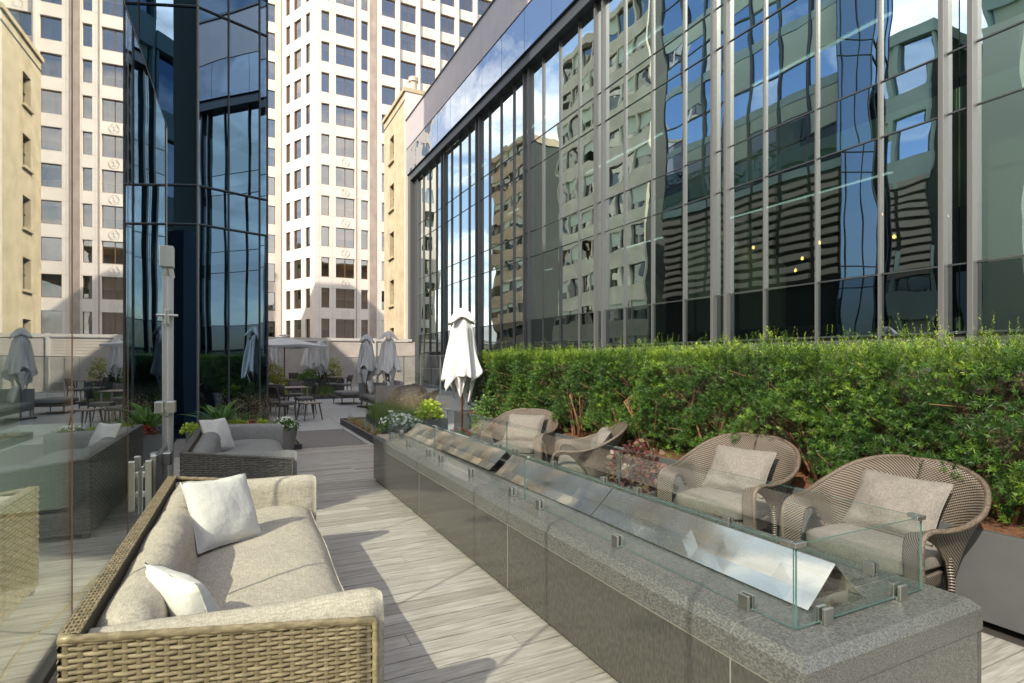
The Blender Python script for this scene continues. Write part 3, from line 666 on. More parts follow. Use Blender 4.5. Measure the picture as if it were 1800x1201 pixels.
# ---------------------------------------------------------------- wicker sofas
def sofa(name, label, M, L, wick, fab, D=.99, ntufts=3, seed=1, floorz=.0):
    rs = random.Random(seed)
    R = thing(name, label, 'sofa', (0,0,0)); R.matrix_world = M
    AT = .15; ZB = .665
    # woven shell core (slightly inside the strands)
    b = MB(); b.box(.006, .05, .01, L-.01, .05, .70); b.obj('shell_core', M_wickerback, R)
    def ztop(u): return .69-.13*(u/D)      # wicker top line falls to the front
    for side in (0, 1):
        y0 = 0 if side == 0 else L
        b = MB(); s_ = 1 if side == 0 else -1; x1 = D-.035
        b.v = [(.05, y0+s_*.008, .05),(x1, y0+s_*.008, .05),(x1, y0+s_*.008, ztop(x1)-.004),(.05, y0+s_*.008, ztop(.05)-.004)]; b.f = [(0,1,2,3)]; b.obj('side_core', M_wickerback, R)
        b = MB(); fn = lambda u, v, y0=y0, s_=s_: ((u, y0, .05+v*(ztop(u)-.05)/.56), (0,-s_,0)); weave(b, fn, x1, .56); b.obj('woven_side', wick, R, smooth=True)
        b = MB(); b.a = []                    # rolled woven edge along the top of the side panel
        pts = [(u*x1/30, y0+s_*.004, ztop(u*x1/30)+.004) for u in range(31)]+[(x1+.004, y0+s_*.004, ztop(x1)-.01)]+[(x1+.006, y0+s_*.004, ztop(x1)-.03-q*.05) for q in range(10)]
        b.tube(pts, [.013+.0025*(q%2) for q in range(len(pts))], 8); b.a = [random.random() for _ in b.f]; b.obj('braided_edge', wick, R, smooth=True)
        # padded arm: a profile swept front to back
        P = []
        for i in range(24):
            t = i/23; x = .06+(D+.012-.06)*t
            if t > .93: x = .06+(D+.012-.06)*(.93+.07*math.sin((t-.93)/.07*math.pi/2))
            e = 1 if t < .93 else math.sqrt(max(0, 1-((t-.93)/.075)**2))
            top = ZB+.004*math.sin(7*t+seed)-.02*t; row = []
            for (cy, cz) in ((.012,.0),(.0,.25),(.0,.55),(.004,.84),(.02,.95),(.05,1.0),(.09,1.005),(.125,.985),(.145,.93),(.15,.84),(.15,.5),(.148,.2),(.14,0)):
                yy = .02+cy*.95; inset = (1-e)*.03
                yy = .09+(yy-.09)*(1-(1-e)*.35); zz = .10+(top-.10)*cz-(1-e)*.03*(cz>.6)
                if t < .93 and cz < .86 and cy < .03: yy = .014; 
                row.append((x, y0+s_*yy, zz))
            if s_ < 0: row = row[::-1]
            P.append(row)
        b = MB(); b.grid(P); b.f.append(tuple(range(len(P[0])*(len(P)-1), len(P[0])*len(P)))); b.obj('padded_arm', fab, R, smooth=True)
    # woven back outside and flat woven rail on top
    b = MB(); fn = lambda u, v: ((0, L-u, .05+v), (-1,0,0)); weave(b, fn, L, .645, pu=.05, pv=.022); b.obj('woven_back', wick, R, smooth=True)
    b = MB(); fn = lambda u, v: ((.056-v, u, .704), (0,0,1)); weave(b, fn, L, .058, pu=.03, pv=.0105, bulge=.004); b.obj('woven_rail', wick, R, smooth=True)
    # front apron + base
    b = MB(); fn = lambda u, v: ((D-.05, .15+u, .05+v), (1,0,0)); weave(b, fn, L-.3, .17); b.obj('woven_apron', wick, R, smooth=True)
    b = MB(); b.box(.05, D-.055, .02, L-.02, .06, .215); b.obj('seat_base', M_wickerback, R)
    for (lx, ly) in ((.04,.04),(.04,L-.04),(D-.07,.05),(D-.07,L-.05)):
        l = MB(); l.box(lx-.025,lx+.025,ly-.025,ly+.025,0,.06); l.obj('leg', M_brownmetal, R, bevel=.004)
    # seat cushion, one long piece with crowned front
    b = MB(); P = []; nyy = 40
    for i in range(nyy+1):
        t = i/nyy; y = .152+(L-.304)*t; row = []; e = min(1, min(t, 1-t)/.03); e = math.sqrt(max(0,1-(1-e)**2))
        for (x, z) in ((.20,.24),(.20,.40),(.24,.435),(.35,.452),(.5,.462),(.65,.464),(.80,.455),(.90,.435),(.955,.395),(.972,.33),(.965,.26),(.94,.225)):
            zz = z if z < .3 else .3+(z-.3)*(.78+.22*e)
            zz += .004*math.sin(9*y+4*x+seed)*(z>.4)
            row.append((x-.0+.004*math.sin(5*y), y, zz))
        P.append(row)
    b.grid(P); b.obj('seat_cushion', fab, R, smooth=True)
    for (sx_, sz_) in ((.959,.392),(.974,.262)):
        b = MB(); b.tube([(sx_+.004*math.sin(5*(.16+(L-.32)*i/40))+.001, .16+(L-.32)*i/40, sz_+.003*math.sin(9*(.16+(L-.32)*i/40)+seed)) for i in range(41)], .0035, 6); b.obj('cushion_seam', fab, R, smooth=True)
    # back cushion: fat roll, slightly lumpy, with soft vertical dips
    b = MB(); P = []; nyy = 72
    dips = [.152+(L-.304)*(i+1)/ntufts for i in range(ntufts-1)]
    for i in range(nyy+1):
        t = i/nyy; y = .11+(L-.22)*t; row = []; dip = sum(math.exp(-((y-d)/.045)**2) for d in dips)
        e = min(1, min(t,1-t)/.045); e = .10+.90*math.sqrt(max(0,1-(1-e)**2)); lum = .010*math.sin(6.3*y+seed)+.006*math.sin(15*y+seed*2)
        for k in range(15):
            a = -.15*math.pi+1.25*math.pi*k/14        # from front-bottom over the top to the back
            cx, cz = .150+lum*.3, .60
            r1 = (.100+lum*.5-.008*dip)*e; r2 = (.100+lum*.5-.010*dip)*e
            if k < 3: cz_ = .60-(3-k)*.05; row.append((cx+r1*(1.0+.02*k)+.03*(3-k)/3*e, y, .595-(.625-cz_)*e-.0)); continue
            aa = math.pi*(k-3)/11
            row.append((cx+r1*math.cos(aa)*1.05, y, cz+r2*math.sin(aa)))
        P.append(row)
    b.grid(P); b.obj('back_cushion', fab, R, smooth=True)
    return R
SA = -.025
sofa('wicker_sofa', 'long honey wicker sofa with beige linen upholstery in the sunny foreground', Matrix.Translation((-.475, 2.15, 0)) @ Matrix.Rotation(SA, 4, 'Z'), 2.60, M_wicker, M_fab, seed=1)
sofa('wicker_sofa', 'wicker sofa beyond the beige sofa, its shade put into grey wicker and upholstery', Matrix.Translation((-.42, 5.95, 0)) @ Matrix.Rotation(SA, 4, 'Z'), 2.75, M_wickerd, M_fabg, seed=4)
pillow_thing('throw_pillow', 'off-white square pillow leaning in the far corner of the beige sofa', (-.045, 3.80, .64), (.80,.60), 27, .42, M_white, seed=2, roll=3)
pillow_thing('throw_pillow', 'bright white pillow half hidden behind the near arm of the beige sofa', (-.15, 2.52, .555), (-.5,.85), 20, .39, M_white, seed=5, roll=0)
pillow_thing('throw_pillow', 'pale pillow leaning on the back of the shaded wicker sofa', (-.15, 7.62, .64), (.62,.78), 22, .42, M_white, seed=7, roll=2)

# ================================================================ FIRE TABLE
TX0, TX1, TY0, TY1 = 1.63, 2.71, 1.18, 7.26; TH = .582
ft = thing('fire_table', 'long grey granite fire table with a polished steel burner hood down its middle', 'fire table', (2.17, 4.22, 0))
FT = Matrix.Translation((-2.17, -4.22, 0))
def fo(b, name, m, **k): return b.obj(name, m, ft, M=FT, **k)
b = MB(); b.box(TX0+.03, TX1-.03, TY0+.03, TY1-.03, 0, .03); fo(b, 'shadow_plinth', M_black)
joints_y = [TY0, 1.484, 3.34, 5.30, TY1]
for i in range(4):
    y0, y1 = joints_y[i]+.002, joints_y[i+1]-.002
    b = MB(); b.box(TX0+.004, TX0+.03, y0, y1, .03, .452); fo(b, 'side_slab', M_granside, bevel=.002); b = MB(); b.box(TX1-.03, TX1-.004, y0, y1, .03, .452); fo(b, 'side_slab', M_granside, bevel=.002)
    # cap pieces: outer ring with chamfered edge
    for sx in (0, 1):
        P = []
        prof = [(0,.462),(0,.548),(.034,TH),(.395,TH),(.395,.50)] if sx == 0 else [(0,.462),(0,.548),(.034,TH),(.395,TH),(.395,.50)]
        row = lambda yy: [((TX0+px) if sx == 0 else (TX1-px), yy, z) for px, z in prof]
        r0, r1 = row(y0), row(y1)
        if i == 0:
            r0 = [(p[0], TY0+ (prof[q][0] if q in (0,1,2) else (.034 if q>=2 else 0)), p[2]) for q, p in enumerate(r0)]
        b = MB(); b.grid([r0, r1] if sx else [r1, r0]); fo(b, 'cap_slab', M_granite)
for ya in (TY0+.004, TY1-.03): b = MB(); b.box(TX0+.03, TX1-.03, ya, ya+.026, .03, .452); fo(b, 'end_slab', M_granite, bevel=.002)
b = MB(); b.v = [(TX0, TY0, .462),(TX1, TY0, .462),(TX1,TY0,.548),(TX0,TY0,.548),(TX0+.034,TY0+.034,TH),(TX1-.034,TY0+.034,TH)]; b.f = [(0,1,2,3),(3,2,5,4)]; fo(b, 'end_cap', M_granite)
b = MB(); b.v = [(TX0, TY1, .462),(TX1, TY1, .462),(TX1,TY1,.548),(TX0,TY1,.548),(TX0+.034,TY1-.0,TH),(TX1-.034,TY1-.0,TH)]; b.f = [(1,0,3,2),(2,3,4,5)]; fo(b, 'end_cap', M_granite)
for yy in (TY0+.034, TY1):
    y0, y1 = (yy, 1.40) if yy < 3 else (7.05, yy)
    b = MB(); b.quad((TX0+.393,y0,TH+.0004),(TX1-.393,y0,TH+.0004),(TX1-.393,y1,TH+.0004),(TX0+.393,y1,TH+.0004)); fo(b, 'cap_end_slab', M_granite)
b = MB(); b.box(TX0+.006, TX1-.006, TY0+.007, TY1-.007, .452, .463); 
for yy in joints_y[1:-1]: b.box(TX0+.003, TX1-.003, yy-.003, yy+.003, .04, .5465); b.box(TX0+.036, TX1-.036, yy-.003, yy+.003, .547, TH-.001)
b.box(TX0+.0075,TX0+.012,TY0+.03,TY1-.03,.44,.4525)
for yy in joints_y[1:-1]:
    for (xa, xb) in ((TX0+.001, TX0+.037),(TX1-.001, TX1-.037)): b.quad((xa,yy-.003,.5470),(xa,yy+.003,.5470),(xb,yy+.003,TH-.0008),(xb,yy-.003,TH-.0008))
fo(b, 'stone_joint', M_joint)
b = MB(); b.box(TX0+.393, TX1-.393, 1.40, 7.05, .40, .535); fo(b, 'burner_tray', M_rock)
b = MB()
for i in range(520):
    x = random.uniform(2.04, 2.30); y = random.uniform(1.44, 7.0); r = random.uniform(.015,.038); a = len(b.v)
    for k in range(8): d = Vector(((-1)**k, (-1)**(k//2), (-1)**(k//4)))*r*random.uniform(.35,.8); b.v.append((x+d.x, y+d.y, .55+d.z))
    b.f += [(a,a+1,a+3,a+2),(a+4,a+6,a+7,a+5),(a,a+4,a+5,a+1),(a+2,a+3,a+7,a+6),(a,a+2,a+6,a+4),(a+1,a+5,a+7,a+3)]
tag(fo(b, 'lava_rock', M_rock), kind='stuff')
# polished burner hoods: folded steel plates
for (y0, y1, dz) in ((1.42,2.872,0),(2.88,4.28,.0),(4.40,5.62,.012),(5.63,7.0,.0)):
    b = MB(); n = 14; P = []
    for i in range(n+1):
        y = y0+(y1-y0)*i/n; w1 = .0025*math.sin(i*1.7+y0*3)
        P.append([(1.975, y, TH+.006+dz),(2.03+w1, y, TH+.052+dz+.002*math.sin(i*1.1)),(2.09, y, TH+.108+dz),(2.141, y, TH+.156+dz),(2.19, y, TH+.108+dz),(2.25-w1, y, TH+.052+dz),(2.307, y, TH+.006+dz)])
    b.grid(P); fo(b, 'burner_hood', M_polish, solid=.003)
# glass windbreak: a thing standing on the table
gs = thing('glass_windbreak', 'frameless clear glass windbreak with steel clamps around the fire table top', 'windbreak', (2.17, 4.22, TH))
GT = Matrix.Translation((-2.17, -4.22, -TH))
def go(b, name, m, **k): return b.obj(name, m, gs, M=GT, **k)
GX0, GX1, GY0, GY1, GZ0, GZ1 = 1.785, 2.575, 1.335, 7.08, TH+.012, .893
cuts = [GY0, 3.38, 5.28, GY1]
def pane(x0, y0, x1, y1, th=.008):
    d = Vector((x1-x0, y1-y0, 0)); L_ = d.length; d.normalize(); n = Vector((-d.y, d.x, 0))*th/2
    A = Vector((x0,y0,0)); Bq = Vector((x1,y1,0)); b = MB()
    f = lambda p, z: (p.x, p.y, z)
    b.quad(f(A-n,GZ0), f(Bq-n,GZ0), f(Bq-n,GZ1), f(A-n,GZ1)); b.quad(f(Bq+n,GZ0), f(A+n,GZ0), f(A+n,GZ1), f(Bq+n,GZ1))
    g = go(b, 'glass_pane', M_clear)
    e = MB(); e.quad(f(A-n,GZ1),f(Bq-n,GZ1),f(Bq+n,GZ1),f(A+n,GZ1)); e.quad(f(A+n,GZ0),f(Bq+n,GZ0),f(Bq-n,GZ0),f(A-n,GZ0)); e.quad(f(A-n,GZ0),f(A-n,GZ1),f(A+n,GZ1),f(A+n,GZ0)); e.quad(f(Bq+n,GZ0),f(Bq+n,GZ1),f(Bq-n,GZ1),f(Bq-n,GZ0))
    ob = e.obj('polished_edge', M_gedge, None, M=GT); ob.parent = g
    k = max(2, round(L_/.62)+0) if L_ > 1 else 2
    for q in range(k):
        t = (.1+.8*q/(k-1)) if L_ > 1 else (.2+.6*q/(k-1)); c_ = A+(Bq-A)*t
        for s_ in (1,-1):
            pass
        MM = Matrix.Translation((c_.x, c_.y, 0)) @ Matrix.Rotation(math.atan2(d.y,d.x), 4, 'Z')
        cl = MB(); cl.box(-.024,.024,-.020,-.0062,TH,TH+.060,MM); cl.box(-.024,.024,.0062,.020,TH,TH+.060,MM); cl.box(-.024,.024,-.006,.006,TH,TH+.010,MM); go(cl, 'clamp', M_steel, bevel=.0025)
for i in range(3):
    pane(GX0, cuts[i]+.004, GX0, cuts[i+1]-.004); pane(GX1, cuts[i+1]-.004, GX1, cuts[i]+.004)
pane(GX1-.004, GY0, GX0+.008, GY0); pane(GX0+.008, GY1, GX1-.008, GY1)
for (x, y, sx, sy) in ((GX0,GY0,1,1),(GX1,GY0,-1,1),(GX0,GY1,1,-1),(GX1,GY1,-1,-1)):
    b = MB(); b.box(min(x-sx*.012,x+sx*.05), max(x-sx*.012,x+sx*.05), y-.012, y+.012, GZ1-.010, GZ1+.008); b.box(x-.012,x+.012,min(y+sy*.0125,y+sy*.05),max(y+sy*.0125,y+sy*.05),GZ1-.010,GZ1+.008); go(b, 'corner_cap', M_steel, bevel=.002)
for x in (GX0, GX1):
    for y in cuts[1:-1]: b = MB(); b.box(x-.011,x+.011,y-.05,y+.05,GZ1-.006,GZ1+.007); go(b, 'top_cap', M_steel, bevel=.002)

# ================================================================ WOVEN LOUNGE CHAIRS
def weave_mat(name, c, c2, f=1.0):
    m, nt, b = newmat(name); b.inputs['Roughness'].default_value = .38; b.inputs['Specular IOR Level'].default_value = .6
    tc = N(nt, 'TexCoord'); mp = N(nt, 'Mapping'); mp.inputs['Scale'].default_value = (33*f, 33*f, 1); nt.links.new(tc.outputs['UV'], mp.inputs[0])
    w1 = N(nt, 'TexWave', wave_type='BANDS', bands_direction='DIAGONAL', Scale=1.0, Distortion=0.0); nt.links.new(mp.outputs[0], w1.inputs[0])
    mp2 = N(nt, 'Mapping'); mp2.inputs['Scale'].default_value = (33*f, -33*f, 1); nt.links.new(tc.outputs['UV'], mp2.inputs[0])
    w2 = N(nt, 'TexWave', wave_type='BANDS', bands_direction='DIAGONAL', Scale=1.0, Distortion=0.0); nt.links.new(mp2.outputs[0], w2.inputs[0])
    mm = N(nt, 'Math', operation='MULTIPLY'); mm.inputs[1].default_value = .35; nt.links.new(w2.outputs['Fac'], mm.inputs[0])
    ad = N(nt, 'Math', operation='ADD'); nt.links.new(w1.outputs['Fac'], ad.inputs[0]); nt.links.new(mm.outputs[0], ad.inputs[1])
    r = N(nt, 'ValToRGB'); r.color_ramp.elements[0].position = .30; r.color_ramp.elements[1].position = .85; r.color_ramp.elements[0].color = c4(c2); r.color_ramp.elements[1].color = c4(c)
    nt.links.new(ad.outputs[0], r.inputs[0]); nt.links.new(r.outputs[0], b.inputs['Base Color'])
    bp = N(nt, 'Bump', Strength=.9, Distance=.006); nt.links.new(ad.outputs[0], bp.inputs['Height']); nt.links.new(bp.outputs[0], b.inputs['Normal']); return m
M_weave = weave_mat('bronze_weave', (.185,.155,.122), (.010,.008,.007), 1.0)
def ribbon(T_, B_, n=8, nv=10, curve=0.0):
    """surface between two splines; uv in metres"""
    t = catmull(T_, n); bt = catmull(B_, n); P = []; uv = []; L = 0
    for i in range(len(t)):
        if i: L += ((t[i]-t[i-1]).length+(bt[i]-bt[i-1]).length)/2
        row = []
        for j in range(nv+1):
            s = j/nv; p = t[i].lerp(bt[i], s); row.append(p); uv.append((L, (t[i]-p).length))
        P.append(row)
    return P, uv
def lounge_chair(name, label, loc, rz):
    R = thing(name, label, 'chair', loc, rz, 'woven lounge chairs around the fire table')
    T_ = [(0,-.42,.90),(.20,-.41,.89),(.37,-.32,.82),(.455,-.14,.705),(.455,.04,.635),(.43,.18,.615),(.405,.28,.615),(.40,.355,.575),(.405,.375,.46),(.40,.36,.25),(.375,.35,0)]
    B_ = [(0,-.19,.27),(.15,-.185,.27),(.27,-.16,.27),(.335,-.07,.28),(.35,.03,.38),(.34,.13,.50),(.305,.22,.565),(.295,.30,.555),(.30,.33,.45),(.315,.33,.25),(.335,.33,0)]
    b = MB(); b.uv = []
    for sx in (1, -1):
        P, uv = ribbon([(x*sx,y,z) for x,y,z in T_], [(x*sx,y,z) for x,y,z in B_])
        nv = len(P[0]); 
        # bow the shell outward a little
        for i, row in enumerate(P):
            t = i/len(P)
            for j, p in enumerate(row):
                s = j/(nv-1); bow = -.02*math.sin(math.pi*s)*(1 if t < .5 else max(0, 1-(t-.5)*8)); d = Vector((p.x, p.y+.05, 0)); 
                if d.length > 0: row[j] = p + d.normalized()*bow
        b.grid(P if sx > 0 else P[::-1]); b.uv += uv if sx > 0 else [uv[(len(P)-1-i)*nv+j] for i in range(len(P)) for j in range(nv)]
    b.obj('woven_shell', M_weave, R, smooth=True, solid=.022)
    # thick rolled rim
    pts = [(-x,y,z) for x,y,z in T_[::-1]][:-1]+T_; pts = catmull(pts, 5)
    b = MB(); b.tube(pts, .016, 8); b.obj('rolled_rim', M_brownweave, R, smooth=True)
    # flared rear legs: the shell gathers down to a foot on each side
    for sx in (1, -1):
        b = MB(); b.uv = []
        T2 = [(.365*sx,.04,.42),(.352*sx,-.02,.26),(.335*sx,-.06,.12),(.385*sx,-.07,0)]; B2 = [(.21*sx,-.20,.36),(.26*sx,-.17,.22),(.295*sx,-.13,.12),(.36*sx,-.12,0)]
        P, uv = ribbon(T2, B2, 6, 6); b.grid(P if sx < 0 else P[::-1]); b.uv += uv if sx < 0 else [uv[(len(P)-1-i)*7+j] for i in range(len(P)) for j in range(7)]
        b.obj('rear_leg', M_weave, R, smooth=True, solid=.03)
    b = MB(); b.uv = []; base = [(-.31,.0),(-.325,.2),(-.30,.325),(-.15,.36),(0,.37),(.15,.36),(.30,.325),(.325,.2),(.31,.0)]
    P, uv = ribbon([(x,y,.315) for x,y in base], [(x*.96,y-.02,.235-.02*abs(x)) for x,y in base], 5, 5); b.grid(P); b.uv += uv; b.obj('seat_skirt', M_weave, R, smooth=True, solid=.02)
    b = MB(); b.box(-.27,.27,-.16,.30,.24,.30); b.obj('seat_frame', M_wickerback, R, bevel=.02)
    b = MB(); cushion(b, .60, .54, .155, Matrix.Translation((0,.09,.295))); b.obj('seat_cushion', M_fabc, R, smooth=True)
    return R
M_brownweave = mat('bronze_rim', (.15,.12,.09), .4, c2=(.06,.045,.035), scale=160, stretch=(1,1,1), bump=.4, bscale=220, sharp=(.45,.55))
def chair_with_pillow(lab, plab, x, y, rz, seed):
    o = lounge_chair('woven_chair', lab, (x,y,0), rz) if not LC else dup(LC[0], (x,y,0), rz, lab)
    LC.append(o); o.scale = (1.08,1.03,.97 if y < 5 else .90)
    R = Matrix.Translation((x,y,0)) @ Matrix.Rotation(rz, 4, 'Z')
    p = R @ Vector((.0,-.13,.605 if y < 5 else .575)); xa = R.to_3x3() @ Vector((-1,0,0))
    pillow_thing('back_cushion', plab, p, xa, 34, .56, M_fabc, 'cushion', t=.17, seed=seed, h=.42, wob=.012)
LC = []
def face(dx, dy): return math.atan2(dy, dx)-math.pi/2
chair_with_pillow('woven bronze lounge chair at the near right corner of the fire table', 'taupe back cushion in the nearest woven chair', 3.75, 2.17, face(-1,.02), 1)
chair_with_pillow('woven bronze lounge chair second from the right, beside the burgundy coleus', 'taupe back cushion in the woven chair beside the burgundy coleus', 3.76, 3.42, face(-1,-.18), 2)
chair_with_pillow('woven lounge chair turned away from the viewer, rim sweeping up to the right', 'pale cushion lying inside the chair turned away from the viewer', 3.68, 5.42, face(-.84,.55), 3)
chair_with_pillow('far woven lounge chair facing the viewer with its round back against the hedge', 'sunlit pale back cushion in the far woven chair', 3.66, 7.05, face(-.75,-.65), 4)

# ================================================================ HEDGE AND ITS PLANTER
pl = thing('hedge_planter', 'long low dark grey planter wall holding the yew hedge', 'planter', (3.99, -1.0, 0))
b = MB(); b.box(0, .05, 0, 11.6, .0, .53); b.box(.05, 1.75, 11.55, 11.6, 0, .53); b.box(1.70,1.75,0,11.55,0,.53); b.obj('planter_wall', M_dark, pl, bevel=.003)
b = MB(); P = []
for i in range(10):
    P.append([(.05+1.65*i/9, 11.55*j/80, .47+.03*random.random()) for j in range(81)])
b.grid(P[::-1]); b.obj('leaf_litter', M_soil, pl, smooth=True)
hd = thing('yew_hedge', 'long dense green yew hedge with bright new shoots and bare stems below', 'hedge', (4.75, 4.5, .5))
HX0, HX1, HY0, HY1 = 4.12, 5.45, -.8, 10.35
# sprig stars of needles
def yew(ns, xlo, xhi, ylo, yhi, zlo, zhi, face_bias=True):
    y = rng.uniform(ylo, yhi, ns); u = rng.uniform(0, 1, ns)
    z = zlo+(zhi-zlo)*np.power(rng.uniform(0,1,ns), .85)
    lump = .10*np.sin(y*3.1)*np.sin(z*5+y)+.07*np.sin(y*7.7+z*4)
    x = xlo+.02+lump*.8+np.abs(rng.normal(0, .13, ns))
    return np.stack([x,y,z], 1)
ctr = []
c1 = yew(27000, HX0, HX1, HY0, HY1, .66, 1.66); ctr.append(c1)
n2 = 9000; y = rng.uniform(HY0, HY1, n2); x = rng.uniform(HX0, HX1, n2); zt_ = 1.59+.08*np.sin(y*2.3)*np.sin(x*4+y)+.07*np.sin(y*7.3+1)+.04*np.sin(y*17)+rng.uniform(-.14,.07,n2); ctr.append(np.stack([x,y,zt_],1))
n3 = 7000; y = rng.uniform(HY0, HY1, n3); x = rng.uniform(HX0+.35, HX1, n3); ctr.append(np.stack([x,y,rng.uniform(.6,1.58,n3)],1))
n4 = 900; x = rng.uniform(HX0, HX1, n4); z = rng.uniform(.7,1.6,n4); ctr.append(np.stack([x, HY1+rng.normal(0,.06,n4), z],1))
n5 = 1500; y = rng.uniform(HY0, HY1, n5); ctr.append(np.stack([HX0+rng.uniform(0,.5,n5), y, rng.uniform(.53,.75,n5)],1))
C_ = np.concatenate(ctr)
# open gaps where stems show
gap = (np.sin(C_[:,1]*1.9+1.1)+np.sin(C_[:,1]*4.3)*.6 > .95) & (C_[:,2] < 1.02+.1*np.sin(C_[:,1]*8)) & (rng.uniform(0,1,len(C_)) < .8)
C_ = C_[~gap]; gap = ((np.sin(C_[:,1]*5.3+C_[:,2]*6)*np.sin(C_[:,2]*9+C_[:,1]*3) > .55) | (np.sin(C_[:,1]*13.1-C_[:,2]*8)*np.sin(C_[:,2]*17+C_[:,1]*5) > .60)) & (rng.uniform(0,1,len(C_)) < .85) & (C_[:,2] < 1.5); C_ = C_[~gap]
ns = len(C_); K = 14
out = norm(np.stack([-.9+.3*rng.normal(size=ns), .5*rng.normal(size=ns), .45+.45*rng.normal(size=ns)], 1)); top = C_[:,2] > 1.52
out[top] = norm(np.stack([.35*rng.normal(size=top.sum()), .35*rng.normal(size=top.sum()), np.ones(top.sum())], 1))
L0 = rng.uniform(.024,.046,ns)
ax = np.repeat(out, K, 0); side = norm(rng.normal(size=(ns*K,3))); tpos = np.tile(np.linspace(0,1,K), ns)
shoot = np.repeat(L0*1.5, K)[:,None]
base = np.repeat(C_, K, 0)+ax*shoot*(tpos[:,None]-.6)
side = norm(side - ax*np.sum(side*ax,1,keepdims=True)); dirs = side*.95+ax*.55
V, F = leaf_quads(base, dirs, np.repeat(L0,K)*rng.uniform(.8,1.15,ns*K), .0052, up=ax+.2*side)
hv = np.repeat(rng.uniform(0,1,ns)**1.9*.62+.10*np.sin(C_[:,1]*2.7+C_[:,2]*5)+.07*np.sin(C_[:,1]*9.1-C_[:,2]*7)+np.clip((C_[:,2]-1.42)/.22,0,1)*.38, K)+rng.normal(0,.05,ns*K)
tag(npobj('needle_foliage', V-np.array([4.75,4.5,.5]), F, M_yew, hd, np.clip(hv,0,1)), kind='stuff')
# upright new shoots along the top
nsx = 620; y = rng.uniform(HY0,HY1,nsx); x = rng.uniform(HX0-.02,HX1,nsx); h = rng.uniform(.05,.25,nsx)*(.6+.6*(np.sin(y*3.7)>0)); K2 = 34
b0 = np.stack([x,y,np.full(nsx,1.60)],1); ax0 = norm(np.stack([.12*rng.normal(size=nsx),.12*rng.normal(size=nsx),np.ones(nsx)],1))
ax = np.repeat(ax0,K2,0); tt = np.tile(np.linspace(0,1,K2),nsx)[:,None]; base = np.repeat(b0,K2,0)+ax*tt*np.repeat(h,K2)[:,None]
side = norm(rng.normal(size=(nsx*K2,3))); side = norm(side-ax*np.sum(side*ax,1,keepdims=True))
V, F = leaf_quads(base, side*.9+ax*.7, rng.uniform(.014,.026,nsx*K2)*(1.15-.5*tt[:,0]), .0045, up=ax)
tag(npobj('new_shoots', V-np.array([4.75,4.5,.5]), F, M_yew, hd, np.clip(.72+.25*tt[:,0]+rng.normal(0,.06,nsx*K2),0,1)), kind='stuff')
b = MB()
for i in range(34):
    y = HY0+.3+i*.33+random.uniform(-.1,.1); x = 4.45+random.uniform(-.16,.35)
    for q in range(random.choice([2,3,4])):
        a = random.uniform(-.35,.35); c_ = random.uniform(-.3,.12)
        pts = [(x+random.uniform(-.03,.03),y+random.uniform(-.04,.04),.45),(x+c_*.3,y+a*.4,.75),(x+c_*.7,y+a*.8,1.05),(x+abs(c_)*.5+.1,y+a*1.1,1.3)]
        b.tube(pts, [.016,.012,.009,.004], 6)
for i in range(420):
    y = random.uniform(HY0,HY1); x = random.uniform(4.25,4.6); z = random.uniform(.6,1.45)
    b.tube([(x,y,z),(x-random.uniform(.05,.25),y+random.uniform(-.15,.15),z+random.uniform(.02,.18))], [.005,.002], 4)
b.obj('stems', M_bark, hd, M=Matrix.Translation((-4.75,-4.5,-.5)), smooth=True)
# dark backing added inside the hedge; shade of its depths put into the colour
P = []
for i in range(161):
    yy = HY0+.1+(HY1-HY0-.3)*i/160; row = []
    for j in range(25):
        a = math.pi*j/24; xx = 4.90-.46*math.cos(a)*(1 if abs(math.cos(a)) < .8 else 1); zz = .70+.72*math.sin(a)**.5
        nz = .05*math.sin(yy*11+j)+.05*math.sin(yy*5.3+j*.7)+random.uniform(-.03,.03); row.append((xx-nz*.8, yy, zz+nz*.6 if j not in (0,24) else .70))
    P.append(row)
b = MB(); b.grid(P); b.obj('inner_shade', mat('hedge_shade', (.030,.034,.014), .95, c2=(.07,.05,.022), scale=40, bump=1, bscale=50), hd, M=Matrix.Translation((-4.75,-4.5,-.5)))
# glass guard rail behind the hedge
gr = thing('guard_rail', 'clear glass guard rail with a thin top rail running behind the yew hedge', 'railing', (5.9, 0, 0))
for i in range(17):
    b = MB(); b.box(-.006,.006,-2+i*2.1+.01,-2+i*2.1+2.09,.1,1.66); b.obj('rail_pane', M_clear, gr)
    b = MB(); b.box(-.02,.02,-2+i*2.1-.012,-2+i*2.1+.008,0,1.68); b.obj('rail_post', M_steelmat, gr)
b = MB(); b.box(-.015,.015,-2,33.7,1.66,1.685); b.obj('top_rail', M_steelmat, gr)

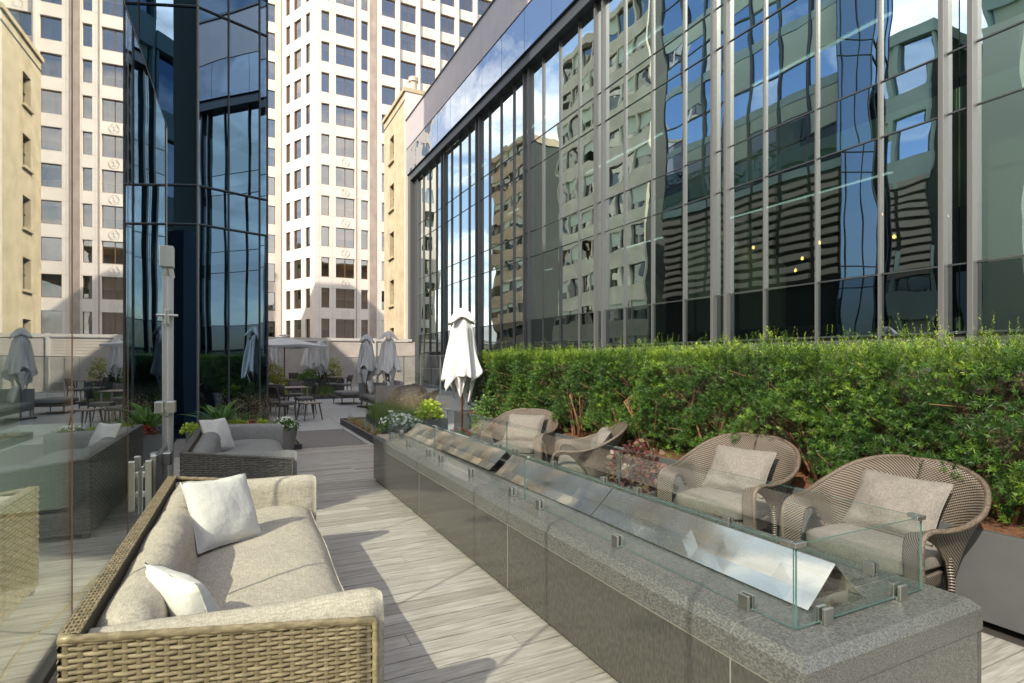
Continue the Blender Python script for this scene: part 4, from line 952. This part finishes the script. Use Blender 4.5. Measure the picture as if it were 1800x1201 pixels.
# ================================================================ UMBRELLAS
def closed_umbrella(name, label, loc, rz, H=2.5, s=1.0, group='closed white umbrellas'):
    R = thing(name, label, 'umbrella', loc, rz, group)
    b = MB(); b.tube([(0,0,.05),(0,0,H-.05)], .021, 10); b.obj('pole', M_teak, R, smooth=True)
    b = MB(); b.box(-.25,.25,-.25,.25,0,.05); b.obj('base_plate', M_black, R, bevel=.01)
    b = MB(); b.tube([(0,0,H-.06),(0,0,H+.01)], [.02,.012], 8); b.obj('finial', M_teak, R)
    # hood: square cap drooping to four corners
    P = []; n = 48
    for i in range(9):
        t = i/8; row = []
        for k in range(n):
            a = 2*math.pi*k/n; c_ = abs(math.cos(2*a))**2          # corner lobes on the axes
            r = (.03+(.10+.19*c_**1.3)*t**.9)*s; z = H-.01-.12*t-.17*t*t*(.25+.75*c_**1.5)-.015*math.sin(3*a)*t
            row.append((r*math.cos(a), r*math.sin(a), z))
        P.append(row)
    b = MB(); b.grid(P, closev=True); b.obj('hood', M_canvas, R, smooth=True, solid=.004)
    # dark gap shows the ribs
    b = MB()
    for k in range(8):
        a = math.pi*k/4; b.tube([(.02*math.cos(a),.02*math.sin(a),H-.12),(.05*math.cos(a),.05*math.sin(a),H-.5),(.03*math.cos(a),.03*math.sin(a),H-1.45)], .009, 5)
    b.obj('rib', M_teak, R)
    # skirt with deep folds, cinched under the hood and flaring to the hem
    P = []; n = 96; m = 26; rs = random.Random(int(loc[0]*37+loc[1]*11)); f1, f2 = rs.uniform(0,6), rs.uniform(0,6)
    zt, zb = H-.20, H-1.30
    for i in range(m+1):
        t = i/m; row = []
        for k in range(n):
            a = 2*math.pi*k/n; sq_ = abs(math.cos(2*a+.3))
            env = .055+.10*min(1,t/.16)**.7+.135*t; fold = .22*math.sin(6*a+f1+1.8*t+.5*math.sin(3*a))+.11*math.sin(11*a+f2-2.4*t)+.05*math.sin(19*a+f1+3*t)
            r = env*(1+fold*(.35+.65*t)+.12*sq_*t)*s
            if t < .2 and abs((a+math.pi) % (2*math.pi)-math.pi+.0) < .45: r *= .55+.45*(t/.2)
            z = zt+(zb-zt)*t - t**3*(.10*math.cos(4*a+.6)+.10*math.cos(a+f1)+.04*math.sin(7*a+f2))
            row.append((r*math.cos(a), r*math.sin(a), z))
        P.append(row)
    b = MB(); b.grid(P, closev=True); b.obj('folded_canopy', M_canvas, R, smooth=True, solid=.003)
    # tucked hem points hanging below
    for k in range(4):
        a0 = math.pi/2*k+.55; b = MB(); P = []
        for i in range(13):
            t = i/12; half = .62*(1-t)**.8+.02; row = []
            for j in range(9):
                q = -1+2*j/8; a = a0+q*half; r = (.235-.12*t)*(1+.16*math.cos(q*5))*s
                row.append((r*math.cos(a), r*math.sin(a), zb+.10-(.46+.08*((k*7)%3))*t))
            P.append(row)
        b.grid(P); b.obj('hem_point', M_canvas, R, smooth=True, solid=.003)
    return R
def at(px, d): k = (px-900)/988; return (d*(.4465+.8948*k), d*(.8948-.4465*k))
x, y = at(812, 10.3)
U0 = closed_umbrella('closed_umbrella', 'large closed white umbrella nearest the viewer, at the end of the yew hedge', (x,y,0), 3.6, 2.50, 1.04)
for px, d, rz, lab, sc in ((645,18.3,2.0,'closed white umbrella left of the pair behind the grey outdoor sofa',.95),(683,17.2,2.9,'closed white umbrella right of the pair behind the grey outdoor sofa',.97),
        (563,27,1.0,'closed white umbrella beside the tall flowering planter by the fence',.98),(541,30,.4,'smaller closed white umbrella just right of the open umbrella',.98),
        (484,27.5,.8,'closed white umbrella seen below the left half of the open umbrella',.98),(466,26,1.9,'closed white umbrella almost hidden by the blue glass prow',.98)):
    x, y = at(px, d); o = dup(U0, (x,y,0), rz, lab); o.scale = (.92,.92,sc)
x, y = at(500, 24.5)
R = thing('open_umbrella', 'open square white umbrella shading the dining table by the blue prow', 'umbrella', (x,y,0), .42)
b = MB(); b.tube([(0,0,.05),(0,0,2.52)], .025, 10); b.obj('pole', M_teak, R, smooth=True)
b = MB(); b.box(-.3,.3,-.3,.3,0,.06); b.obj('base_plate', M_black, R, bevel=.01)
P = []
for i in range(11):
    t = i/10; row = []
    for k in range(40):
        a = 2*math.pi*k/40+math.pi/4; r = 1.42*t/max(abs(math.cos(a)),abs(math.sin(a))); row.append((r*math.cos(a)*.95, r*math.sin(a)*.95, 2.56-.40*t-.03*math.sin(math.pi*t)+ (.03*math.cos(4*(a))*t*t)))
    P.append(row)
P.append([(p[0]*1.002,p[1]*1.002,p[2]-.09) for p in P[-1]])
b = MB(); b.grid(P, closev=True); b.obj('canopy', M_canvas, R, solid=.004)
b = MB(); b.lathe([(.0,2.68),(.03,2.64),(.22,2.60),(.23,2.57)], 16); b.obj('vent_cap', M_canvas, R, smooth=True)
b = MB()
for k in range(8):
    a = math.pi*k/4+math.pi/4; r = 1.9 if k % 2 == 0 else 1.35; b.tube([(0,0,2.48),(r*.95*math.cos(a), r*.95*math.sin(a), 2.12)], .010, 5)
b.obj('ribs', M_teak, R)

# ================================================================ FAR FENCE
F = thing('screen_fence', 'tall grey panelled fence with pale steel frame closing the far end of the terrace', 'fence', (0, 34.0, 0))
b = MB()
for i in range(7):
    x0 = -8.6+i*2.72; b = MB(); b.box(x0+.08, x0+2.64, .0, .04, .05, 2.62); b.obj('fence_panel', M_fence, F)
    b = MB(); b.box(x0-.075, x0+.075, -.06, .08, 0, 2.82); b.obj('fence_post', M_fframe, F)
    b = MB()
    for q in range(16): b.box(x0+.10, x0+2.62, -.012, -.001, .14+q*.155, .155+q*.155)
    b.obj('slats', M_fframe if 0 else M_fence, F)
b = MB(); b.box(-8.6, 10.0, -.065, .075, 2.66, 2.80); b.box(-8.6,10.0,-.05,.06,.0,.05); b.obj('fence_rail', M_fframe, F)

# ================================================================ DINING FURNITURE
def dining_chair(name, label, loc, rz):
    R = thing(name, label, 'chair', loc, rz, 'dark dining chairs')           # faces +y
    for x in (-.22,.22):
        b = MB(); b.tube([(x,.22,0),(x*.96,.20,.43)], [.013,.021], 6); b.obj('leg', M_brownmetal, R)
        b = MB(); b.tube([(x*1.0,-.27,0),(x*.96,-.21,.42),(x*.96,-.235,.62),(x*.96,-.30,.86)], [.013,.022,.02,.014], 6); b.obj('rear_leg', M_brownmetal, R)
    b = MB(); b.box(-.235,.235,-.22,.24,.40,.43); b.obj('seat_frame', M_brownmetal, R, bevel=.008)
    b = MB(); cushion(b, .46,.46,.075, Matrix.Translation((0,.01,.425))); b.obj('seat_cushion', M_fabg, R, smooth=True)
    b = MB(); P = [[(x, -.235-.075*t-.02*(1-(x/.24)**2), .58+.29*t) for x in (-.235,-.12,0,.12,.235)] for t in (0,.33,.66,1)]; b.grid(P); b.obj('backrest', M_brownmetal, R, smooth=True, solid=.018)
    return R
def table(name, label, loc, rz, w_, d_, h_, m, splay=.0, legm=None):
    R = thing(name, label, 'table', loc, rz)
    b = MB(); b.box(-w_/2,w_/2,-d_/2,d_/2,h_-.03,h_); b.obj('tabletop', m, R, bevel=.01 if splay==0 else .012)
    for x in (-1,1):
        for y in (-1,1):
            b = MB(); a_, c_ = x*(w_/2-.07), y*(d_/2-.07); b.tube([(a_+x*splay, c_+y*splay, 0),(a_,c_,h_-.028)], [.014,.022], 6); b.obj('leg', legm or M_brownmetal, R)
    return R
M_teaktop = mat('dark_slatted_top', (.16,.12,.10), .5, var=.3, scale=10, stretch=(1,14,1))
D0 = dining_chair('dining_chair', 'nearest dark dining chair with grey seat pad, beside the stool table', (*at(497,14.2),0), face(.82,.45))
for px, d, (fx, fy), lab in ((488,15.6,(.25,1),'dining chair with a wide brown back directly behind the nearest one'),(536,15.9,(-1,-.1),'dining chair seen from the side at the right of the first table'),
        (520,17.6,(-.1,-1),'dining chair on the far side of the first table'),
        (605,24.6,(-1,-.25),'dining chair at the right of the far table, facing left'),(583,25.2,(1,.2),'dining chair at the left of the far table'),(527,30.5,(-1,.2),'small distant dining chair among the planters'),(517,29.2,(.2,1),'distant dining chair turned to the fence')):
    dup(D0, (*at(px,d),0), face(fx,fy), lab)
table('dining_table', 'dark dining table with pale legs between the dining chairs', (*at(508,16.5),0), .1, 1.0, .9, .74, M_teaktop, legm=M_steelmat)
table('dining_table', 'far dining table by the tall planter', (*at(592,26.2),0), .1, .9, .9, .74, M_teaktop)
table('stool_table', 'low brown side table with splayed legs on the pavers', (*at(544,14.4),0), .35, .50, .46, .45, M_teaktop, splay=.06)

# ================================================================ FAR LOUNGE SET
def lounge_sofa(name, label, loc, rz, L, arm=True):
    R = thing(name, label, 'sofa', loc, rz)            # faces +x... length along y
    b = MB(); b.box(-.42,.42,-L/2,L/2,.22,.28); b.obj('frame', M_brownmetal, R, bevel=.01)
    for x in (-.36,.36):
        for y in (-L/2+.08, L/2-.08): q = MB(); q.tube([(x,y,0),(x,y,.22)], [.014,.022], 6); q.obj('leg', M_brownmetal, R)
    n = max(1, round(L/.95))
    for i in range(n):
        b = MB(); cushion(b, .80, L/n-.01, .17, Matrix.Translation((.02,-L/2+(i+.5)*L/n,.28))); b.obj('seat_cushion', M_fabg, R, smooth=True)
    if arm:
        b = MB(); b.box(-.46,-.36,-L/2,L/2,.28,.78); b.obj('backrest', M_fabg, R, bevel=.03)
        for y in (-L/2, L/2): q = MB(); q.box(-.355,.42,y-.05,y+.05,.285,.78); q.obj('armrest', M_fabg, R, bevel=.02)
        for i in range(n): b = MB(); cushion(b, .5, L/n-.1, .16, Matrix.Translation((-.36,-L/2+(i+.5)*L/n,.42)) @ Matrix.Rotation(math.radians(72),4,'Y') @ Matrix.Translation((-.22,0,.0))); b.obj('back_cushion', M_fabg, R, smooth=True)
    return R
x, y = at(668, 17.6); lounge_sofa('lounge_sofa', 'grey outdoor sofa with dark legs on the pavers beneath the closed umbrellas', (x,y,0), math.pi, 2.3)
x, y = at(612, 19.8); lounge_sofa('daybed', 'low dark bench platform at the left end of the grey outdoor sofa', (x,y,0), .1, 1.2, arm=False)
pillow_thing('throw_pillow', 'white pillow standing in the grey outdoor sofa', (*at(652,18.0),.66), (.5,.8), 15, .44, M_white, seed=11)
pillow_thing('throw_pillow', 'second white pillow at the right of the grey outdoor sofa', (*at(688,17.3),.68), (.6,.7), 15, .44, M_white, seed=12)
for px, d, fc, lab, pl_ in ((718,15.6,(-.5,-.8),'far woven chair showing its rounded back beside the feathery grasses','pale cushion in the far round-backed woven chair'),(738,13.6,(-.8,.55),'dark woven chair whose rim sweeps up to the right above the grasses','pale cushion in the dark woven chair above the grasses')):
    x, y = at(px, d); chair_with_pillow(lab, pl_, x, y, face(*fc), int(px))

# ================================================================ PLANTS
def spray(name, m, parent, base, n, R_, H_, leaf, wd, mode='dome', rr=(0,1), org=None):
    """leafy mound of n leaves over an ellipsoid volume"""
    d = rdir(n, -.15 if mode == 'dome' else -1, 1); rad = rng.uniform(.45,1,n)**.5
    pos = d*np.array([R_[0],R_[1],H_])*rad[:,None]*(1+.18*np.sin(d[:,:1]*9+d[:,1:2]*7))+np.array([0,0,0 if mode=='dome' else 0])
    dirs = norm(d+.7*rng.normal(size=(n,3))+np.array([0,0,.3]))
    V, F = leaf_quads(pos+np.array(base), dirs, leaf*rng.uniform(.6,1.2,n), wd*rng.uniform(.7,1.2,n), droop=.15)
    return tag(npobj(name, V, F, m, parent, rng.uniform(rr[0],rr[1],n)), kind='stuff')
def pot_round(parent, r0, r1, h, m):
    b = MB(); b.lathe([(0,.0),(r0,.0),(r0+.004,.02),(r1,h-.02),(r1+.006,h),(r1-.03,h),(r1-.04,h-.05),(0,h-.05)], 36); return b.obj('pot', m, parent, smooth=False, bevel=.0)
def pot_box(parent, w_, d_, h, m):
    b = MB(); b.box(-w_/2,w_/2,-d_/2,-d_/2+.03,0,h); b.box(-w_/2,w_/2,d_/2-.03,d_/2,0,h); b.box(-w_/2,-w_/2+.03,-d_/2+.03,d_/2-.03,0,h); b.box(w_/2-.03,w_/2,-d_/2+.03,d_/2-.03,0,h); b.box(-w_/2+.03,w_/2-.03,-d_/2+.03,d_/2-.03,0,h-.05); return b.obj('box', m, parent)
def flowers(parent, base, n, R_, H_, m, size, name='flowers'):
    d = rdir(n, .0, 1); pos = d*np.array([R_[0],R_[1],H_])*rng.uniform(.88,1.08,n)[:,None]+np.array(base); V=[];Fs=[];A=[]
    K = 5; pp = np.repeat(pos,K,0); ang = np.tile(np.arange(K)*2*math.pi/K,n); nn = norm(d+.4*rng.normal(size=(n,3))); 
    t1 = norm(np.cross(nn, np.array([.3,.2,1.0]))); t2 = np.cross(nn,t1); dirs = np.repeat(t1,K,0)*np.cos(ang)[:,None]+np.repeat(t2,K,0)*np.sin(ang)[:,None]+.25*np.repeat(nn,K,0)
    V, F = leaf_quads(pp, dirs, size, size*.9, up=np.repeat(nn,K,0)); tag(npobj(name, V, F, m, parent, rng.uniform(0,1,n*K)), kind='stuff')
def grass(parent, base, n, rx, ry, H_, m, lean=.25, W_=.006, name='grass_tuft', rr=(0,1)):
    pos = np.stack([rng.uniform(-rx,rx,n), rng.uniform(-ry,ry,n), np.zeros(n)],1)+np.array(base); a = rng.uniform(0,2*math.pi,n); h = H_*rng.uniform(.6,1.1,n)
    ln = np.stack([np.cos(a),np.sin(a),0*a],1)*(lean*rng.uniform(.2,1.2,n)*H_)[:,None]
    V, F = blades(pos, ln, h, W_); return tag(npobj(name, V, F, m, parent, np.repeat(rng.uniform(rr[0],rr[1],n),3)), kind='stuff')
def seedheads(parent, base, n, rx, ry, z0, z1, name='seed_heads', m=None, sp=.05):
    """loose airy panicles: thin stems with clouds of tiny seeds"""
    pos = np.stack([rng.uniform(-rx,rx,n), rng.uniform(-ry,ry,n), rng.uniform(z0,z1,n)],1)+np.array([base[0],base[1],0]); K = 26
    pp = np.repeat(pos,K,0)+rng.normal(size=(n*K,3))*np.array([sp,sp,sp*1.3]); V, F = leaf_quads(pp, rdir(n*K), .016, .008)
    tag(npobj(name, V, F, m or M_seed, parent, rng.uniform(0,1,n*K)), kind='stuff')
    b0 = pos.copy(); b0[:,2] = base[2]; b0[:,:2] = base[:2]+(pos[:,:2]-np.array(base[:2]))*.7; ln = pos-b0
    V, F = blades(b0, ln*.75, (pos[:,2]-b0[:,2])*1.05, .004); tag(npobj('stalks', V, F, m or M_seed, parent, rng.uniform(0,.5,n*3)), kind='stuff')
def fern(parent, base, nf, L_, m=None):
    Vs=[];Fs=[];off=0
    for i in range(nf):
        a = 2*math.pi*i/nf+random.uniform(-.25,.25); el = random.uniform(.35,1.15); Lf_ = L_*random.uniform(.7,1.1); n = 39; t = np.linspace(.04,1,n)
        r = Lf_*(t*math.cos(el)*1.0+.12*t*t); z = Lf_*(1.25*t*math.sin(el)-(.42*math.sin(el)+.10)*t**2.6)
        P = np.stack([r*math.cos(a), r*math.sin(a), z],1)+np.array(base); T = norm(np.gradient(P,axis=0)); sd = norm(np.cross(T,[0,0,1.0]))
        w_ = .052*L_/.5*np.sin(np.pi*np.clip(t*.9+.12,0,1))**.7
        for s_ in (1,-1):
            V, F = leaf_quads(P, sd*s_+T*.35+np.array([0,0,-.1]), w_, .011*L_/.5, up=np.cross(sd,T)); Vs.append(V); Fs.append(F+off); off += len(V)
    V = np.concatenate(Vs); F = np.concatenate(Fs); return tag(npobj('fronds', V, F, m or M_fern, parent, np.repeat(rng.uniform(0,1,len(F)//13+1),13)[:len(F)]), kind='stuff')
# fern planter behind the grey sofa
x, y = -.05, 10.15
P0 = thing('fern_planter', 'dark box planter of arching fern, lime and red bedding plants behind the grey sofa', 'planter', (x,y,0))
pot_box(P0, 1.15, .42, .43, M_dark); fern(P0, (-.12,.05,.44), 34, .64); fern(P0, (.15,.02,.42), 14, .42); spray('lime_leaves', M_lime, P0, (.12,-.14,.44), 650, (.17,.13), .13, .05, .025); spray('lime_leaves', M_lime, P0, (.50,-.12,.43), 420, (.12,.12), .13, .05, .025); spray('lime_leaves', M_lime, P0, (-.52,-.12,.43), 380, (.12,.12), .12, .05, .025)
for xx in (-.13,.33): spray('bronze_leaves', M_burg, P0, (xx,-.14,.43), 380, (.13,.11), .11, .035, .025); flowers(P0, (xx,-.14,.45), 26, (.13,.11), .12, M_redf, .017, 'red_flowers')
G = thing('feather_grass', 'airy tan grass clump between the fern planter and the white flowers', 'grass clump', (.30, 11.4, 0)); grass(G, (0,0,0), 520, .35, .25, .62, M_grassm, .35); seedheads(G, (0,0,0), 130, .50, .30, .35, .88)
x, y = at(501, 9.5); P1 = thing('white_flower_pot', 'tapered grey pot brimming with white flowers at the deck edge', 'flower pot', (x,y,0)); pot_round(P1, .135, .20, .40, M_pot); spray('leaves', M_leaf, P1, (0,0,.39), 900, (.21,.21), .15, .045, .026); flowers(P1, (0,0,.41), 120, (.215,.215), .165, M_whitef, .021)
x, y = at(521, 10.0)
E = thing('sedum_strip', 'short metal-edged strip of golden tufts right of the white flower pot', 'planting strip', (x-.05,y,0)); b = MB(); b.box(-.14,.08,-.35,-.32,0,.09); b.box(.08,.11,-.35,.5,0,.09); b.box(-.14,.079,-.319,.5,0,.05); b.obj('edging', M_trim, E)
for q in range(6): spray('golden_tuft', M_succ, E, (random.uniform(-.1,.04), -.25+q*.13, .05), 160, (.06,.06), .08, .03, .006)
# planting bed to the right of the walkway
E = thing('edged_bed', 'dark metal-edged bed of golden tufts along the right of the walkway', 'planting bed', (2.36, 9.6, 0)); b = MB()
b.box(-.03,0,0,4.3,0,.14); b.box(.0,.62,0,.03,0,.14); b.box(0,.62,4.27,4.3,0,.14); b.obj('edging', M_trim, E); b = MB(); b.box(0,.62,.031,4.269,0,.07); b.obj('soil', M_soil, E)
for q in range(34): spray('golden_tuft', M_succ, E, (random.uniform(.07,.42), .15+q*.12, .08), 240, (.085,.085), .10, .045, .007)
for q in range(5): grass(E, (random.uniform(.1,.4), 1.0+q*.75, .07), 60, .05,.05, .26, mat('blue_fescue', (.30,.38,.34), .6) if q == 0 else bpy.data.materials['blue_fescue'], .35, .005)
x, y = 3.05, 11.3
P2 = thing('grass_planter', 'long dark planter of tall green grass with feathery tan plumes', 'planter', (x,y,0)); pot_box(P2, .75, 2.6, .34, M_dark)
grass(P2, (-.15,-.1,.3), 2600, .30, 1.15, .44, M_grassm, .28, .007); seedheads(P2, (.0,.0,.33), 230, .38, 1.2, .50, .90, sp=.06); seedheads(P2, (.55,-.1,.2), 110, .30, .9, .45, .82, 'brown_seed_heads')
x, y = at(703, 8.9); P3 = thing('white_flower_bowl', 'wide dark bowl of white flowers beyond the far end of the fire table', 'flower pot', (x,y,0)); pot_round(P3, .20, .31, .50, M_dark); spray('leaves', M_leaf, P3, (0,0,.49), 1100, (.32,.30), .17, .05, .028); flowers(P3, (0,0,.52), 150, (.32,.30), .17, M_whitef, .025)
x, y = at(760, 9.9); P4 = thing('lime_plant_box', 'square dark planter with a bright yellow-green plant under the big closed umbrella', 'planter', (x,y,0)); pot_box(P4, .42,.42,.52,M_dark); spray('lime_leaves', M_lime, P4, (-.05,0,.54), 800, (.21,.21), .26, .07, .045)
x, y = at(806, 8.7); P5 = thing('red_flower_bowl', 'low bowl of red geraniums at the foot of the big closed umbrella', 'flower pot', (x,y,0)); pot_round(P5, .14, .21, .30, M_pot); spray('leaves', M_leaf, P5, (0,0,.29), 520, (.24,.22), .13, .05, .035); flowers(P5, (0,0,.33), 60, (.22,.21), .15, M_redf, .024)
P6 = thing('coleus_pot', 'pale round pot of burgundy coleus between two woven chairs', 'flower pot', (3.50, 4.32, 0)); pot_round(P6, .15, .24, .32, M_pot); spray('burgundy_leaves', M_burg, P6, (0,0,.33), 800, (.26,.26), .38, .07, .06)
x, y = at(862, 10.2); P7 = thing('shade_shrub', 'loose dark green shrub filling the gap at the far end of the yew hedge', 'shrub', (x,y,0)); spray('leaves', M_leaf, P7, (0,0,.35), 1500, (.35,.35), .55, .06, .03)
# far planting
def far_box(px, d, w_, dd, h_, label, stuff): 
    x, y = at(px, d); o = thing('far_planter', label, 'planter', (x,y,0), .0); pot_box(o, w_, dd, h_, M_dark); stuff(o, h_); return o
def st1(o, h): spray('gold_leaves', M_yellow, o, (0,0,h), 1500, (.55,.45), .75, .09, .05); spray('gold_leaves', M_yellow, o, (.15,0,h+.5), 500, (.3,.3), .55, .08, .04)
far_box(474, 18.5, 1.0, .8, .40, 'planter of tall yellow-green shrubs next to the blue prow', st1)
def st2(o, h): grass(o, (0,0,h-.03), 1500, .65,.30,.42, M_grassm, .35, .012); [spray('golden_tuft', M_succ, o, (-.62+q*.26,-.42,.10), 150, (.12,.10), .14, .05, .012) for q in range(6)]
far_box(556, 22.3, 1.6, .7, .16, 'low metal-edged bed of green grass with a row of golden tufts in front', st2)
def st3(o, h): spray('leaves', M_leaf, o, (-.35,0,h), 1300, (.75,.4), .45, .10, .06); spray('gold_leaves', M_yellow, o, (.55,0,h), 900, (.4,.4), .95, .10, .05); flowers(o, (.1,-.2,h+.2), 50, (.4,.3), .3, M_whitef, .05); spray('bronze_leaves', M_burg, o, (.25,-.1,h), 500, (.35,.3), .40, .09, .05)
far_box(566, 27.5, 2.0, .7, .60, 'long grey planter of mixed shrubs and flowers under the far closed umbrellas', st3)
def st4(o, h): grass(o, (0,0,h-.03), 900, .4,.35,.55, M_grassm, .3, .012); spray('leaves', M_leaf, o, (.2,.2,h), 500, (.5,.3), .3, .10, .05)
far_box(512, 24.0, 1.1, .8, .28, 'grassy planter behind the first dining table', st4)
def st5(o, h): spray('leaves', M_leaf, o, (0,0,h), 700, (.9,.35), .28, .09, .05); spray('bronze_leaves', M_burg, o, (-.3,0,h), 300, (.5,.3), .3, .08, .04)
far_box(540, 31.0, 2.6, .7, .45, 'long low planter against the far fence', st5)
# pale stone seat blocks far off
x, y = at(519, 27.0); o = thing('stone_block', 'pale stone seat block among the far planters', 'bench', (x,y,0)); b = MB(); b.box(-.35,.35,-.2,.2,0,.42); b.obj('block', M_paver, o, bevel=.03); b = MB(); b.box(-.36,.36,-.21,.21,.42,.46); b.obj('top', M_paver, o, bevel=.01)
# glass rail across behind the lounge set
o = thing('side_rail', 'short clear glass railing between the lounge set and the glass office', 'railing', (8.2, 18.0, 0))
for i in range(6): b = MB(); b.box(-.006,.006,-3+i*1.9+.01,-3+i*1.9+1.88,.1,1.12); b.obj('rail_pane', M_clear, o)
b = MB(); b.box(-.02,.02,-3,8.4,1.12,1.15); b.obj('top_rail', M_steelmat, o)
# yellow cable along the foot of the screen
b = MB(); pts = [(-.70,4.9,.012),(-.66,4.3,.012),(-.60,3.8,.012),(-.66,3.1,.012),(-.60,2.4,.012)]; b.tube(catmull(pts,6), .0035, 6)
tag(b.obj('yellow_cable', mat('yellow_cable', (.36,.25,.05), .5)), 'thin yellow cable lying along the foot of the glass screen', 'cable')
